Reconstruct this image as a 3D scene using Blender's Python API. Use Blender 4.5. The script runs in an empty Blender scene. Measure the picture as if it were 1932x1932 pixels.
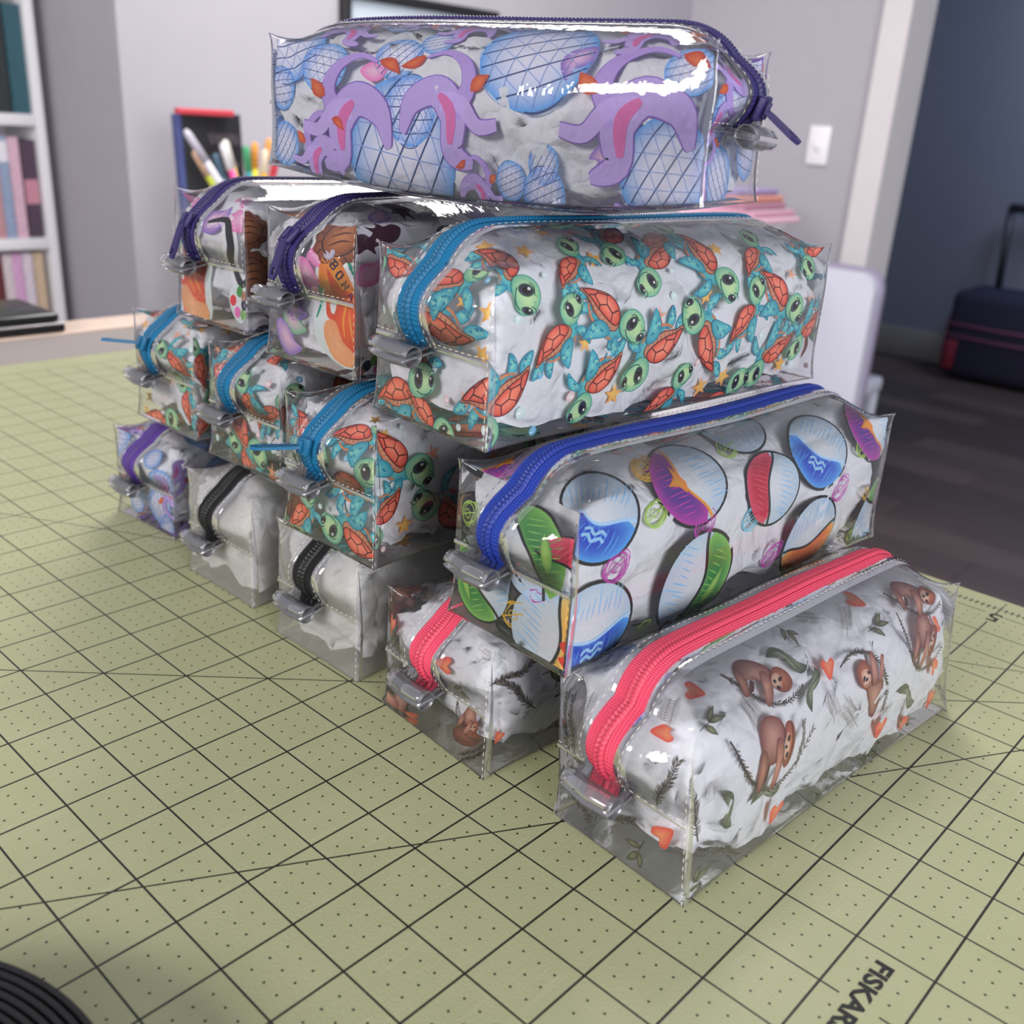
import bpy, math
import numpy as np
from mathutils import Matrix, Vector
SC = bpy.context.scene
S = 0.0254            # everything is laid out in inches; the cutting table's top is z = 0, the floor z = -36
def V3(x, y, z): return Vector((x*S, y*S, z*S))
# ---------------------------------------------------------------- camera (solved from the 1-inch grid of the cutting mat)
cam_data = bpy.data.cameras.new('camera'); cam = bpy.data.objects.new('camera', cam_data); SC.collection.objects.link(cam); SC.camera = cam
CAM_R = ((0.7274533, 0.68383922, 0.05635264), (0.29055438, -0.23259947, -0.92815712), (-0.62160264, 0.69156446, -0.36789774))
CAM_P = (12.0433520, -4.38583092, 9.33231315)
mw = Matrix([[CAM_R[0][i], -CAM_R[1][i], -CAM_R[2][i], CAM_P[i]*S] for i in range(3)]+[[0, 0, 0, 1]])
cam.matrix_world = mw
cam_data.sensor_width = 36; cam_data.lens = 1864.70*36/1932; cam_data.clip_start = .02; cam_data.clip_end = 60
cam_data.dof.use_dof = True; cam_data.dof.focus_distance = 15.2*S; cam_data.dof.aperture_fstop = 12.5
# ---------------------------------------------------------------- exposure, world, lights
SC.view_settings.view_transform = 'Standard'; SC.view_settings.look = 'None'; SC.view_settings.gamma = 1; SC.view_settings.exposure = -.08
SC.view_settings.use_curve_mapping = False
SC.cycles.max_bounces = 10; SC.cycles.transparent_max_bounces = 40; SC.cycles.transmission_bounces = 8; SC.cycles.glossy_bounces = 4; SC.cycles.diffuse_bounces = 3
SC.cycles.sample_clamp_indirect = 6; SC.cycles.caustics_reflective = False; SC.cycles.caustics_refractive = False
world = bpy.data.worlds.new('room_light'); SC.world = world; world.use_nodes = True
bg = world.node_tree.nodes['Background']; bg.inputs[0].default_value = (.86, .88, 1.0, 1); bg.inputs[1].default_value = .46
def area(name, loc, target, sx, sy, power, col=(1, 1, 1)):
    d = bpy.data.lights.new(name, 'AREA'); d.shape = 'RECTANGLE'; d.size = sx*S; d.size_y = sy*S; d.energy = power; d.color = col
    o = bpy.data.objects.new(name, d); SC.collection.objects.link(o); o.location = V3(*loc)
    o.rotation_euler = (V3(*target)-V3(*loc)).to_track_quat('-Z', 'Y').to_euler(); return o
area('ceiling_lamp', (-44, 56, 58), (-46, 50, 0), 60, 24, 40, (1, .97, .93))
area('front_fill_light', (-4, -84, 46), (0, 10, 6), 50, 24, 56, (1, .97, .96))  # added fill, no fixture: brightens the pouch faces turned to the camera side
area('window_light', (140, -30, 26), (-40, 40, 4), 80, 60, 150, (.94, .96, 1))
area('hall_light', (-20, 190, 54), (-60, 200, -20), 30, 30, 20, (.62, .74, 1))
def srgb(c):
    if isinstance(c, str): c = [int(c[i:i+2], 16)/255 for i in (0, 2, 4)]
    c = np.asarray(c, float)
    return np.where(c <= .04045, c/12.92, ((c+.055)/1.055)**2.4)
# ---------------------------------------------------------------- helpers
def link(name, me, parent=None, m=None, loc=None):
    o = bpy.data.objects.new(name, me); SC.collection.objects.link(o)
    if parent is not None: o.parent = parent
    if loc is not None: o.location = V3(*loc)
    if m is not None and me is not None and not me.materials:
        for q in (m if isinstance(m, (list, tuple)) else [m]): me.materials.append(q)
    return o
def empty(name, loc=(0, 0, 0), rz=0., parent=None):
    o = bpy.data.objects.new(name, None); SC.collection.objects.link(o); o.location = V3(*loc); o.rotation_euler = (0, 0, rz); o.empty_display_size = .02
    if parent: o.parent = parent
    return o
def tag(o, label, cat, group=None, kind=None):
    o['label'] = label; o['category'] = cat
    if group: o['group'] = group
    if kind: o['kind'] = kind
    return o
def mesh(name, v, f, smooth_=False, cols=None, midx=None):
    """v (n,3) inches, f list/array of tris or quads"""
    me = bpy.data.meshes.new(name); v = np.asarray(v, float)*S
    if isinstance(f, np.ndarray):
        n, k = f.shape; me.vertices.add(len(v)); me.vertices.foreach_set('co', v.astype('f').ravel())
        me.loops.add(n*k); me.loops.foreach_set('vertex_index', f.astype('i').ravel())
        me.polygons.add(n); me.polygons.foreach_set('loop_start', np.arange(0, n*k, k, dtype='i')); me.polygons.foreach_set('loop_total', np.full(n, k, 'i'))
        me.update(calc_edges=True)
    else:
        me.from_pydata([tuple(q) for q in v], [], [tuple(int(i) for i in q) for q in f]); me.update()
    if smooth_: me.polygons.foreach_set('use_smooth', np.ones(len(me.polygons), bool))
    if cols is not None:
        a = me.color_attributes.new('Col', 'FLOAT_COLOR', 'POINT'); a.data.foreach_set('color', np.c_[cols, np.ones(len(cols))].astype('f').ravel())
    if midx is not None: me.polygons.foreach_set('material_index', np.asarray(midx, 'i'))
    return me
def gridfaces(n, m, off=0, closed_m=False):
    i, j = np.meshgrid(np.arange(n-1), np.arange(m if closed_m else m-1), indexing='ij'); j2 = (j+1) % m
    return np.stack([i*m+j, (i+1)*m+j, (i+1)*m+j2, i*m+j2], -1).reshape(-1, 4)+off
BOXF = [(0, 3, 2, 1), (4, 5, 6, 7), (0, 1, 5, 4), (1, 2, 6, 5), (2, 3, 7, 6), (3, 0, 4, 7)]
def boxv(x0, y0, z0, x1, y1, z1): return [(x0, y0, z0), (x1, y0, z0), (x1, y1, z0), (x0, y1, z0), (x0, y0, z1), (x1, y0, z1), (x1, y1, z1), (x0, y1, z1)]
def box(name, lo, hi, m, parent=None, bevel=0, segs=2):
    me = mesh(name, boxv(*lo, *hi), BOXF)
    if bevel:
        import bmesh
        b = bmesh.new(); b.from_mesh(me); bmesh.ops.bevel(b, geom=b.edges[:], offset=bevel*S, segments=segs, profile=.5, affect='EDGES'); b.to_mesh(me); b.free()
        me.polygons.foreach_set('use_smooth', np.ones(len(me.polygons), bool))
    return link(name, me, parent, m)
def boxes(name, L, m, parent=None):
    v, f = [], []
    for q in L: k = len(v); v += boxv(*q); f += [tuple(i+k for i in F) for F in BOXF]
    return link(name, mesh(name, v, f), parent, m)
def tubev(pts, r, n=10, cap=True):
    pts = np.asarray(pts, float); r = np.broadcast_to(r, len(pts)); d = np.gradient(pts, axis=0); V, up = [], None
    for p, t, q in zip(pts, d, r):
        t = t/(np.linalg.norm(t)+1e-9)
        if up is None: up = np.cross(t, [0, 0, 1.]) if abs(t[2]) < .9 else np.cross(t, [1., 0, 0])
        u = up-t*(up@t); u /= np.linalg.norm(u); w = np.cross(t, u); up = u; a = np.linspace(0, 2*np.pi, n, endpoint=False)
        V.append(p+q*(np.outer(np.cos(a), u)+np.outer(np.sin(a), w)))
    f = [tuple(q) for q in gridfaces(len(pts), n, 0, True)]; V = np.concatenate(V)
    if cap: f += [tuple(range(n)), tuple(range(len(V)-n, len(V)))[::-1]]
    return V, f
def tube(name, pts, r, m, parent=None, n=10):
    v, f = tubev(pts, r, n); return link(name, mesh(name, v, f, True), parent, m)
# ---------------------------------------------------------------- materials (all node-based)
def mat(name, col=(.5, .5, .5), rough=.5, metal=0., **k):
    m = bpy.data.materials.new(name); m.use_nodes = True; b = m.node_tree.nodes['Principled BSDF']
    c = srgb(col) if isinstance(col, str) else col
    b.inputs['Base Color'].default_value = (*c, 1); b.inputs['Roughness'].default_value = rough; b.inputs['Metallic'].default_value = metal
    for a, q in k.items():
        if a == 'coat': b.inputs['Coat Weight'].default_value = q
        if a == 'spec': b.inputs['Specular IOR Level'].default_value = q
        if a == 'sheen': b.inputs['Sheen Weight'].default_value = q
        if a == 'trans': b.inputs['Transmission Weight'].default_value = q
    return m
class NT:
    """tiny node-graph helper"""
    def __init__(s, m): s.t = m.node_tree; s.n = s.t.nodes; s.b = s.n.get('Principled BSDF')
    def new(s, ty, **k):
        q = s.n.new(ty)
        for a, v in k.items():
            if a.startswith('i_'): q.inputs[int(a[2:])].default_value = v
            else: setattr(q, a, v)
        return q
    def ln(s, a, b): s.t.links.new(a, b)
    def m(s, op, a, b=None, c=None):
        q = s.n.new('ShaderNodeMath'); q.operation = op
        for i, v in enumerate((a, b, c)):
            if v is None: continue
            if isinstance(v, (int, float)): q.inputs[i].default_value = v
            else: s.ln(v, q.inputs[i])
        return q.outputs[0]
    def mix(s, f, a, b):
        q = s.n.new('ShaderNodeMix'); q.data_type = 'RGBA'
        for i, v in ((0, f), (6, a), (7, b)):
            if isinstance(v, (int, float)): q.inputs[i].default_value = v
            elif isinstance(v, (tuple, list, np.ndarray)): q.inputs[i].default_value = (*v[:3], 1)
            else: s.ln(v, q.inputs[i])
        return q.outputs[2]
    def obj(s, sc=1/S):
        tc = s.n.new('ShaderNodeTexCoord'); q = s.n.new('ShaderNodeVectorMath'); q.operation = 'SCALE'; q.inputs['Scale'].default_value = sc
        s.ln(tc.outputs['Object'], q.inputs[0]); return q.outputs[0]
    def noise(s, vec, scale, detail=3, rough=.5):
        q = s.n.new('ShaderNodeTexNoise'); q.inputs['Scale'].default_value = scale; q.inputs['Detail'].default_value = detail; q.inputs['Roughness'].default_value = rough; s.ln(vec, q.inputs['Vector']); return q
    def bump(s, h, dist, strength=1.):
        q = s.n.new('ShaderNodeBump'); q.inputs['Distance'].default_value = dist*S; q.inputs['Strength'].default_value = strength; s.ln(h, q.inputs['Height']); s.ln(q.outputs[0], s.b.inputs['Normal']); return q
def wall_mat(name, col):
    m = mat(name, col, .85, spec=.25); g = NT(m); v = g.obj(); n = g.noise(v, .35, 4); a = srgb(col) if isinstance(col, str) else np.array(col)
    g.ln(g.mix(n.outputs[0], a*.96, a*1.03), g.b.inputs['Base Color']); g.bump(g.noise(v, 9, 3).outputs[0], .02, .4); return m
def film_mat(name, tint=(.985, .985, .99), haze=.018, hazecol=(.8, .8, .85), gl=1., wav=1.):
    """thin clear vinyl: passes light straight through, mirrors at a glance, a trace of milkiness"""
    m = bpy.data.materials.new(name); m.use_nodes = True; g = NT(m); g.n.remove(g.b)
    out = g.n['Material Output']; tr = g.new('ShaderNodeBsdfTransparent'); tr.inputs[0].default_value = (*tint, 1)
    gs = g.new('ShaderNodeBsdfGlossy'); gs.inputs['Roughness'].default_value = .045; gs.inputs[0].default_value = (1, 1, 1, 1)
    df = g.new('ShaderNodeBsdfDiffuse'); df.inputs[0].default_value = (*hazecol, 1)
    v = g.obj(); n1 = g.noise(v, 1.6, 3, .55); n2 = g.noise(v, 5., 2, .5)
    b = g.new('ShaderNodeBump'); b.inputs['Distance'].default_value = .05*S; b.inputs['Strength'].default_value = .5*wav
    g.ln(g.m('ADD', n1.outputs[0], g.m('MULTIPLY', n2.outputs[0], .22)), b.inputs['Height'])
    g.ln(b.outputs[0], gs.inputs['Normal'])
    fr = g.new('ShaderNodeFresnel'); fr.inputs[0].default_value = 1.5; g.ln(b.outputs[0], fr.inputs['Normal'])
    f = g.m('MINIMUM', g.m('MULTIPLY', fr.outputs[0], 1.15*gl), .95)
    m1 = g.new('ShaderNodeMixShader'); m1.inputs[0].default_value = haze; g.ln(tr.outputs[0], m1.inputs[1]); g.ln(df.outputs[0], m1.inputs[2])
    m2 = g.new('ShaderNodeMixShader'); g.ln(f, m2.inputs[0]); g.ln(m1.outputs[0], m2.inputs[1]); g.ln(gs.outputs[0], m2.inputs[2])
    g.ln(m2.outputs[0], out.inputs[0]); return m
def ink_mat():
    m = bpy.data.materials.new('printed_ink'); m.use_nodes = True; g = NT(m); a = g.new('ShaderNodeAttribute'); a.attribute_name = 'Col'
    n = g.noise(g.obj(), 14, 3); v = g.m('MULTIPLY_ADD', n.outputs[0], .18, 1.02)
    q = g.new('ShaderNodeVectorMath'); q.operation = 'SCALE'; g.ln(a.outputs['Color'], q.inputs[0]); g.ln(v, q.inputs['Scale'])
    g.ln(q.outputs[0], g.b.inputs['Base Color']); g.b.inputs['Roughness'].default_value = .45; g.b.inputs['Specular IOR Level'].default_value = .2
    out = g.n['Material Output']; tl = g.new('ShaderNodeBsdfTranslucent'); g.ln(q.outputs[0], tl.inputs[0]); mx = g.new('ShaderNodeMixShader'); mx.inputs[0].default_value = .42
    g.ln(g.b.outputs[0], mx.inputs[1]); g.ln(tl.outputs[0], mx.inputs[2]); g.ln(mx.outputs[0], out.inputs[0]); return m
def tissue_mat():
    m = bpy.data.materials.new('white_tissue_paper'); m.use_nodes = True; g = NT(m); v = g.obj()
    g.b.inputs['Base Color'].default_value = (.86, .86, .90, 1); g.b.inputs['Roughness'].default_value = .7; g.b.inputs['Specular IOR Level'].default_value = .2
    w = g.new('ShaderNodeTexVoronoi'); w.feature = 'DISTANCE_TO_EDGE'; w.inputs['Scale'].default_value = 1.3
    nz = g.noise(v, 1.2, 2); q = g.new('ShaderNodeVectorMath'); q.operation = 'MULTIPLY_ADD'; g.ln(nz.outputs['Color'], q.inputs[0]); q.inputs[1].default_value = (.8, .8, .8); g.ln(v, q.inputs[2]); g.ln(q.outputs[0], w.inputs['Vector'])
    g.bump(g.m('ADD', w.outputs['Distance'], g.m('MULTIPLY', g.noise(v, 5, 3).outputs[0], .25)), .16, 1.)
    out = g.n['Material Output']; tl = g.new('ShaderNodeBsdfTranslucent'); tl.inputs[0].default_value = (.86, .86, .90, 1); mx = g.new('ShaderNodeMixShader'); mx.inputs[0].default_value = .35
    g.ln(g.b.outputs[0], mx.inputs[1]); g.ln(tl.outputs[0], mx.inputs[2]); g.ln(mx.outputs[0], out.inputs[0]); return m
def weave_mat(name, col, sc=26., rough=.65):
    m = mat(name, col, rough, spec=.35); g = NT(m); v = g.obj(); c = srgb(col)
    sx = g.new('ShaderNodeSeparateXYZ'); g.ln(v, sx.inputs[0]); A = g.m('ADD', sx.outputs[1], sx.outputs[2])
    a = g.m('SINE', g.m('MULTIPLY', g.m('ADD', A, sx.outputs[0]), sc*2.4)); b = g.m('SINE', g.m('MULTIPLY', g.m('SUBTRACT', A, sx.outputs[0]), sc*2.4))
    h = g.m('MULTIPLY', a, b); g.ln(g.mix(g.m('MULTIPLY_ADD', h, .5, .5), c*.72, np.minimum(c*1.12, 1)), g.b.inputs['Base Color']); g.bump(h, .012, .8); return m
# ---------------------------------------------------------------- the room
def struct(o): o['kind'] = 'structure'; return o
M_WALL = wall_mat('painted_wall', 'aeaab1'); M_WALL_COOL = wall_mat('hall_wall_cool_light_tint', '8a8e9c'); M_TRIM = wall_mat('white_trim_paint', 'd6d0d0')  # hall walls: same grey paint, the hall's cool light put into the colour
M_WHITE = mat('white_lacquer', 'efecee', .45)
def plank_mat(i, c):
    m = mat('dark_floor_plank', c, .42, spec=.4); g = NT(m); v = g.obj(); mp = g.new('ShaderNodeMapping'); mp.inputs['Scale'].default_value = (.06, 1.1, 1); g.ln(v, mp.inputs[0])
    n = g.noise(mp.outputs[0], 2.2, 5, .6); a = srgb(c); g.ln(g.mix(n.outputs[0], a*.55, a*1.45), g.b.inputs['Base Color']); g.bump(n.outputs[0], .03, .4); return m
# floor: laminate planks running along x
fl = struct(box('floor', (-130, -70, -37), (100, 235, -36.25), mat('subfloor', '2a2422', .9)))
PM = [plank_mat(i, c) for i, c in enumerate(('5a4d4a', '4f4442', '645652'))]; rp = np.random.RandomState(3)
pm = [None]*3
for k in range(3):
    q = box('plank', (0.04, 0.04, -36.25), (47.96, 6.96, -36), PM[k]); pm[k] = q.data; bpy.data.objects.remove(q)
stf = []
for j in range(-10, 34):
    y = j*7; x = -130+(j*17 % 48)-48
    while x < 100:
        vis = 20 <= y <= 226 and -110 < x < 20 and y > 12
        if x+48 > -130 and x < 96:
            if vis: o = bpy.data.objects.new('plank', pm[rp.randint(3)]); SC.collection.objects.link(o); o.parent = fl; o.location = V3(x, y, 0)
            else: stf.append((max(x, -130)+.04, y+.04, -36.25, min(x+47.96, 100), y+6.96, -36))
        x += 48
o = boxes('plank_field', stf, PM[0], fl); o['kind'] = 'stuff'
ZT = 62
struct(box('wall_left', (-76, 38, -36), (-72, 119, ZT), M_WALL))
struct(box('wall_alcove', (-101, 38, -36), (-76, 42, ZT), M_WALL))
struct(box('wall_far_left', (-101, -70, -36), (-97, 38, ZT), M_WALL))
w = struct(boxes('wall_back', [(-76, 119, -36, -44.9, 124, ZT), (-5, 119, -36, 100, 124, ZT), (-44.9, 119, 46, -5, 124, ZT)], M_WALL))
struct(box('wall_hall', (-130, 223, -36), (100, 227, ZT), M_WALL_COOL))
struct(box('wall_hall_left', (-134, 124, -36), (-130, 227, ZT), M_WALL_COOL))
struct(box('unseen_hall_ceiling', (-134, 124, ZT), (100, 227, ZT+3), M_WALL_COOL))  # unseen; added over the hall alone to keep world light out
struct(box('baseboard_hall', (-130, 222.2, -36), (100, 223, -29.6), mat('hall_trim_paint', '99958f', .5), bevel=.2))
struct(box('baseboard_left', (-72, 38, -36), (-71.3, 119, -30.5), M_TRIM, bevel=.2))
struct(boxes('trim_1', [(-44.9, 118.2, -36, -41.5, 119.1, 46), (-5, 118.2, -36, -1.6, 119.1, 46), (-44.9, 118.2, 46, -1.6, 119.1, 49.5)], M_TRIM))
struct(boxes('trim_2', [(-44.9, 119.1, -36, -41.5, 125, 46), (-5, 119.1, -36, -4.2, 125, 46), (-41.5, 119.1, 45.3, -5, 125, 46)], M_TRIM))
# light switch
sw = empty('light_switch', (-50.65, 118.95, 8.55)); tag(sw, 'white wall plate with a small toggle, beside the doorway casing', 'light switch')
box('wall_plate', (-1.45, -.3, -2.3), (1.45, 0, 2.3), M_WHITE, sw, .12); box('toggle', (-.2, -.8, -.5), (.2, -.25, .3), M_WHITE, sw, .08)
sp = empty('hall_wall_plate', (-85, 222.9, 7.8)); tag(sp, 'narrow pale plate on the dark hall wall close to the casing', 'wall plate')
box('plate', (-1.1, -.4, -2.7), (.4, 0, 2.7), mat('hall_plate', '8a8ba0', .5), sp, .12); box('rocker', (-.75, -.55, -1.1), (.05, -.38, 1.1), mat('hall_rocker', '9798aa', .4), sp, .05)
# black framed board high on the left wall
pf = empty('wall_frame', (-72, 60.2, 5)); tag(pf, 'black-framed pale picture on the left wall, its top corner just in view above the top pouch', 'picture frame'); fr = mat('black_frame', '17171b', .5)
for nm, lo, hi in (('frame_rail', (0, 0, 14.2), (1, 21, 15.1)), ('frame_rail', (0, 0, 0), (1, 21, .9)), ('frame_rail', (0, 0, .9), (1, .9, 14.2)), ('frame_rail', (0, 20.1, .9), (1, 21, 14.2))): box(nm, lo, hi, fr, pf, .1)
box('picture', (.1, .9, .9), (.5, 20.1, 14.2), mat('pale_picture', 'c3ced8', .4), pf)
# bookcase with books
bc = empty('bookcase', (-97, 4, -36)); tag(bc, 'white open bookcase filled with books, at the left edge', 'bookcase')
box('side_panel', (0, 32.2, 0), (12, 33, 70), M_WHITE, bc, .05); box('side_panel', (0, 0, 0), (12, .8, 70), M_WHITE, bc, .05); box('back_panel', (.2, .8, 0), (.5, 32.2, 70), M_WHITE, bc)
for z in (.2, 12.4, 22.4, 32.1, 42.9, 55, 69): box('shelf', (.5, .8, z-.5), (12, 32.2, z+.5), M_WHITE, bc, .05)
def book(y, z, wd, h, dp, spine, label, lean=0., band=None, grp='books in the white bookcase'):
    b = empty('book', (-97+11.3, y, z)); tag(b, label, 'book', grp); b.rotation_euler = (math.radians(lean), 0, 0)
    mc = mat('book_cover', spine, .55); g = NT(mc); c = srgb(spine); g.ln(g.mix(g.noise(g.obj(), 2.2, 3, .7).outputs[0], c*.6, np.minimum(c*1.4+.02, 1)), g.b.inputs['Base Color'])
    boxes('cover', [(-dp, -wd/2, 0, 0, -wd/2+.12, h), (-dp, wd/2-.12, 0, 0, wd/2, h), (-.14, -wd/2+.12, 0, 0, wd/2-.12, h)], mc, b)
    box('page_block', (-dp+.1, -wd/2+.12, .1), (-.14, wd/2-.12, h-.1), mat('paper_edge', 'e2dccf', .8), b)
    if band: box('spine_label', (-.02, -wd/2+.01, h*band[1]), (.03, wd/2-.01, h*band[2]), mat('spine_label', band[0], .5), b)
book(35.35, 7.4, 1.5, 8.9, 7, '24535f', 'thick dark teal book, rightmost on the upper shelf'); book(33.85, 7.4, 1.2, 10, 7, '1c2426', 'black book between the teal and the yellow book', 0)
book(32.15, 7.4, 1.1, 7.6, 7, 'e8d21a', 'bright yellow book on the upper shelf at the left edge', -4)
book(35.4, -3.4, 1.25, 8.6, 7, '4a3648', 'dark purple book with pink spine marks, rightmost on the middle shelf', 0, ('c98a9a', .35, .6)); book(34.15, -3.4, .95, 8.8, 7, 'd8b0c0', 'pale pink book on the middle shelf, left of the dark purple one')
book(33.15, -3.4, .9, 8.9, 7, '8f9db8', 'blue-grey book on the middle shelf with a pale top band', 0, ('e3dfe6', .75, .95)); book(32.2, -3.4, .9, 8.5, 7, 'b98a8e', 'dusty rose book on the middle shelf at the left edge')
for y, c, l in ((35.2, 'cdb496', 'tan mottled book, rightmost on the lower shelf'), (34.2, 'd9cbd6', 'off-white book on the lower shelf beside the tan one'), (33.25, 'd3a0c8', 'lilac pink book on the lower shelf'), (32.35, 'd0c2c4', 'greyish white book on the lower shelf, right of the dark red one'), (31.5, '5a1a24', 'dark red book on the lower shelf behind the black box'), (30.6, '17171a', 'black book on the lower shelf at the left edge')):
    book(y, -13.1, .88, 8.3, 7, c, l, 0)
# cutting table, with the paler wooden edge of a second table behind it
ct = empty('cutting_table', (0, 0, 0)); tag(ct, 'grey fabric-topped cutting table under the green mat', 'table')
mt = weave_mat('grey_table_cloth', 'a39a96', 7., .9)
box('table_top', (-29.6, -14, -1.1), (15, 17.95, -.085), mt, ct, .12)
lg = mat('grey_table_leg', '6e6a6c', .5)
for x in (-27.6, 12): [box('leg', (x, y, -36), (x+2, y+2, -1.1), lg, ct, .2) for y in (-12, 14)]
st = empty('side_table', (-31, 0, 0)); tag(st, 'pale wooden table edge butted against the far side of the cutting table', 'table'); wd = mat('pale_birch', 'e3c9b6', .5); g = NT(wd); n = g.noise(g.obj(), 1.5, 4); g.ln(g.mix(n.outputs[0], srgb('d8bba6'), srgb('ecd6c6')), g.b.inputs['Base Color'])
box('table_top', (-.9, -16, -1.0), (1.35, 44, .0), wd, st, .08)
for y in (-14, 41): box('leg', (-.8, y, -36), (1.0, y+2, -1), wd, st, .1)
# black box on the far edge
dv = empty('black_case', (-31.2, 11.2, 0)); tag(dv, 'flat black case with a silver stripe on the table in front of the bookcase', 'case'); bk = mat('glossy_black_plastic', '121214', .25)
box('body', (-2.6, -5.5, .02), (1.5, 2.15, .34), bk, dv, .1); box('silver_band', (-2.5, -5.4, .33), (1.55, 2.1, .42), mat('silver_trim', 'b8b4b4', .3, .6), dv, .03); box('lid', (-2.6, -5.5, .41), (1.4, 2.0, .80), bk, dv, .17)
# white desk by the wall with planner and marker cup
dk = empty('desk', (-62, 50, -36)); tag(dk, 'narrow white desk by the pale wall, carrying the planner and the marker cup', 'desk')
box('desk_top', (-3.2, -11.9, 34.6), (5.6, 22, 36), M_WHITE, dk, .1)
for x in (-3, 3.2): [box('leg', (x, y, 0), (x+2, y+2, 34.6), M_WHITE, dk, .1) for y in (-11.6, 19)]
pl = empty('planner', (-62, 40.0, 0)); tag(pl, 'black spiral planner with faint grey lettering standing against the wall', 'planner'); pl.rotation_euler = (0, -.05, 0)
cov = mat('black_planner_cover', '17171c', .5)
box('front_cover', (.25, -2.45, .05), (.35, 2.75, 8.5), cov, pl, .03); box('page_block', (-.35, -2.35, .1), (.25, 2.65, 8.35), mat('planner_pages', 'dcd8d4', .8), pl); box('back_cover', (-.45, -2.45, .05), (-.35, 2.75, 8.5), cov, pl, .03)
box('blue_binding', (-.45, -2.85, .05), (.38, -2.45, 8.35), mat('blue_binding', '4a548c', .5), pl, .06)
V, F = [], []
for k in range(5):
    pts = [(.39, -.2+.55*k, 7.0), (.39, .0+.55*k, 6.2-.1*(k % 2)), (.39, .12+.55*k, 7.0), (.39, .25+.55*k, 6.3)]; v, f = tubev(pts, .04, 5); q = len(V); V += [tuple(a) for a in v]; F += [tuple(i+q for i in a) for a in f]
for k in range(4):
    pts = [(.39, .5+.5*k, 5.0), (.39, .55+.5*k, 4.3), (.39, .8+.5*k, 4.9)]; v, f = tubev(pts, .035, 5); q = len(V); V += [tuple(a) for a in v]; F += [tuple(i+q for i in a) for a in f]
link('cover_lettering', mesh('cover_lettering', V, F), pl, mat('pale_grey_print', '8a7f84', .6))['kind'] = 'stuff'
rb_ = box('red_folder', (-61.9, 36.9, 8.35), (-61.2, 41.7, 8.8), mat('red_plastic', 'cf4450', .4), None, .08); tag(rb_, 'red strip of a folder lying along the top of the black planner', 'folder')
cp = empty('marker_cup', (-58.5, 40.6, 0)); tag(cp, 'white cup holding the fan of markers in front of the planner', 'cup')
t = np.linspace(0, 2*np.pi, 25)[:-1]; V = []
for r_, z in ((1.5, 0), (1.9, 3.6), (1.78, 3.6), (1.4, .15)): V += [(r_*math.cos(a), 1.25*r_*math.sin(a), z) for a in t]
F = [tuple(q) for q in gridfaces(4, 24, 0, True)]+[tuple(range(24))[::-1], tuple(range(72, 96))]
link('cup_wall', mesh('cup_wall', V, F, True), cp, M_WHITE)
mk = ((0, -.9, -.55, 5.6, 'cfd832', 'eec3a0', 'lime green marker with a peach cap, leftmost in the cup'), (.75, -.2, -.62, 7.4, 'e6e2ec', 'd9d3e0', 'long white marker leaning left out of the cup'), (-.5, -.3, -.35, 4.9, '5f7f9c', '54748c', 'slate blue marker low in the cup'), (.3, .25, -.34, 5.6, 'f04f9c', 'ece8ea', 'hot pink marker with a white cap'), (-.3, .5, -.28, 5.7, 'f2d070', 'f0e8dc', 'soft yellow marker with a white cap beside the pink one'),
      (.3, .8, -.10, 5.2, '2f8f94', '3f9a66', 'teal green marker near the middle of the cup'), (-.2, 1.1, .04, 5.4, 'f0e02c', 'f2a03c', 'yellow marker with an orange cap'), (.3, 1.35, .12, 5.0, 'f2b418', 'ecdcc0', 'golden yellow marker with a cream cap'), (0, 1.6, .32, 4.9, 'e8505c', 'e04858', 'coral red marker, rightmost in the cup'), (-.5, 1.5, .22, 5.8, 'f29a3a', 'f2a050', 'orange marker standing at the back right of the cup'))
for dx, dy, ln_, L, c, cc, lab in mk:
    L *= 1.16
    e = empty('marker_pen', (-58.5+dx*.9, 40.6+dy*.85, .35)); e.rotation_euler = (-ln_, 0, 0); tag(e, lab, 'marker', 'markers in the white cup')
    tube('barrel', [(0, 0, 0), (0, 0, L*.7)], .26, mat('marker_barrel', c, .4), e); tube('cap', [(0, 0, L*.7), (0, 0, L*.96), (0, 0, L)], [.30, .28, .16], mat('marker_cap', cc, .4), e)
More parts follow.
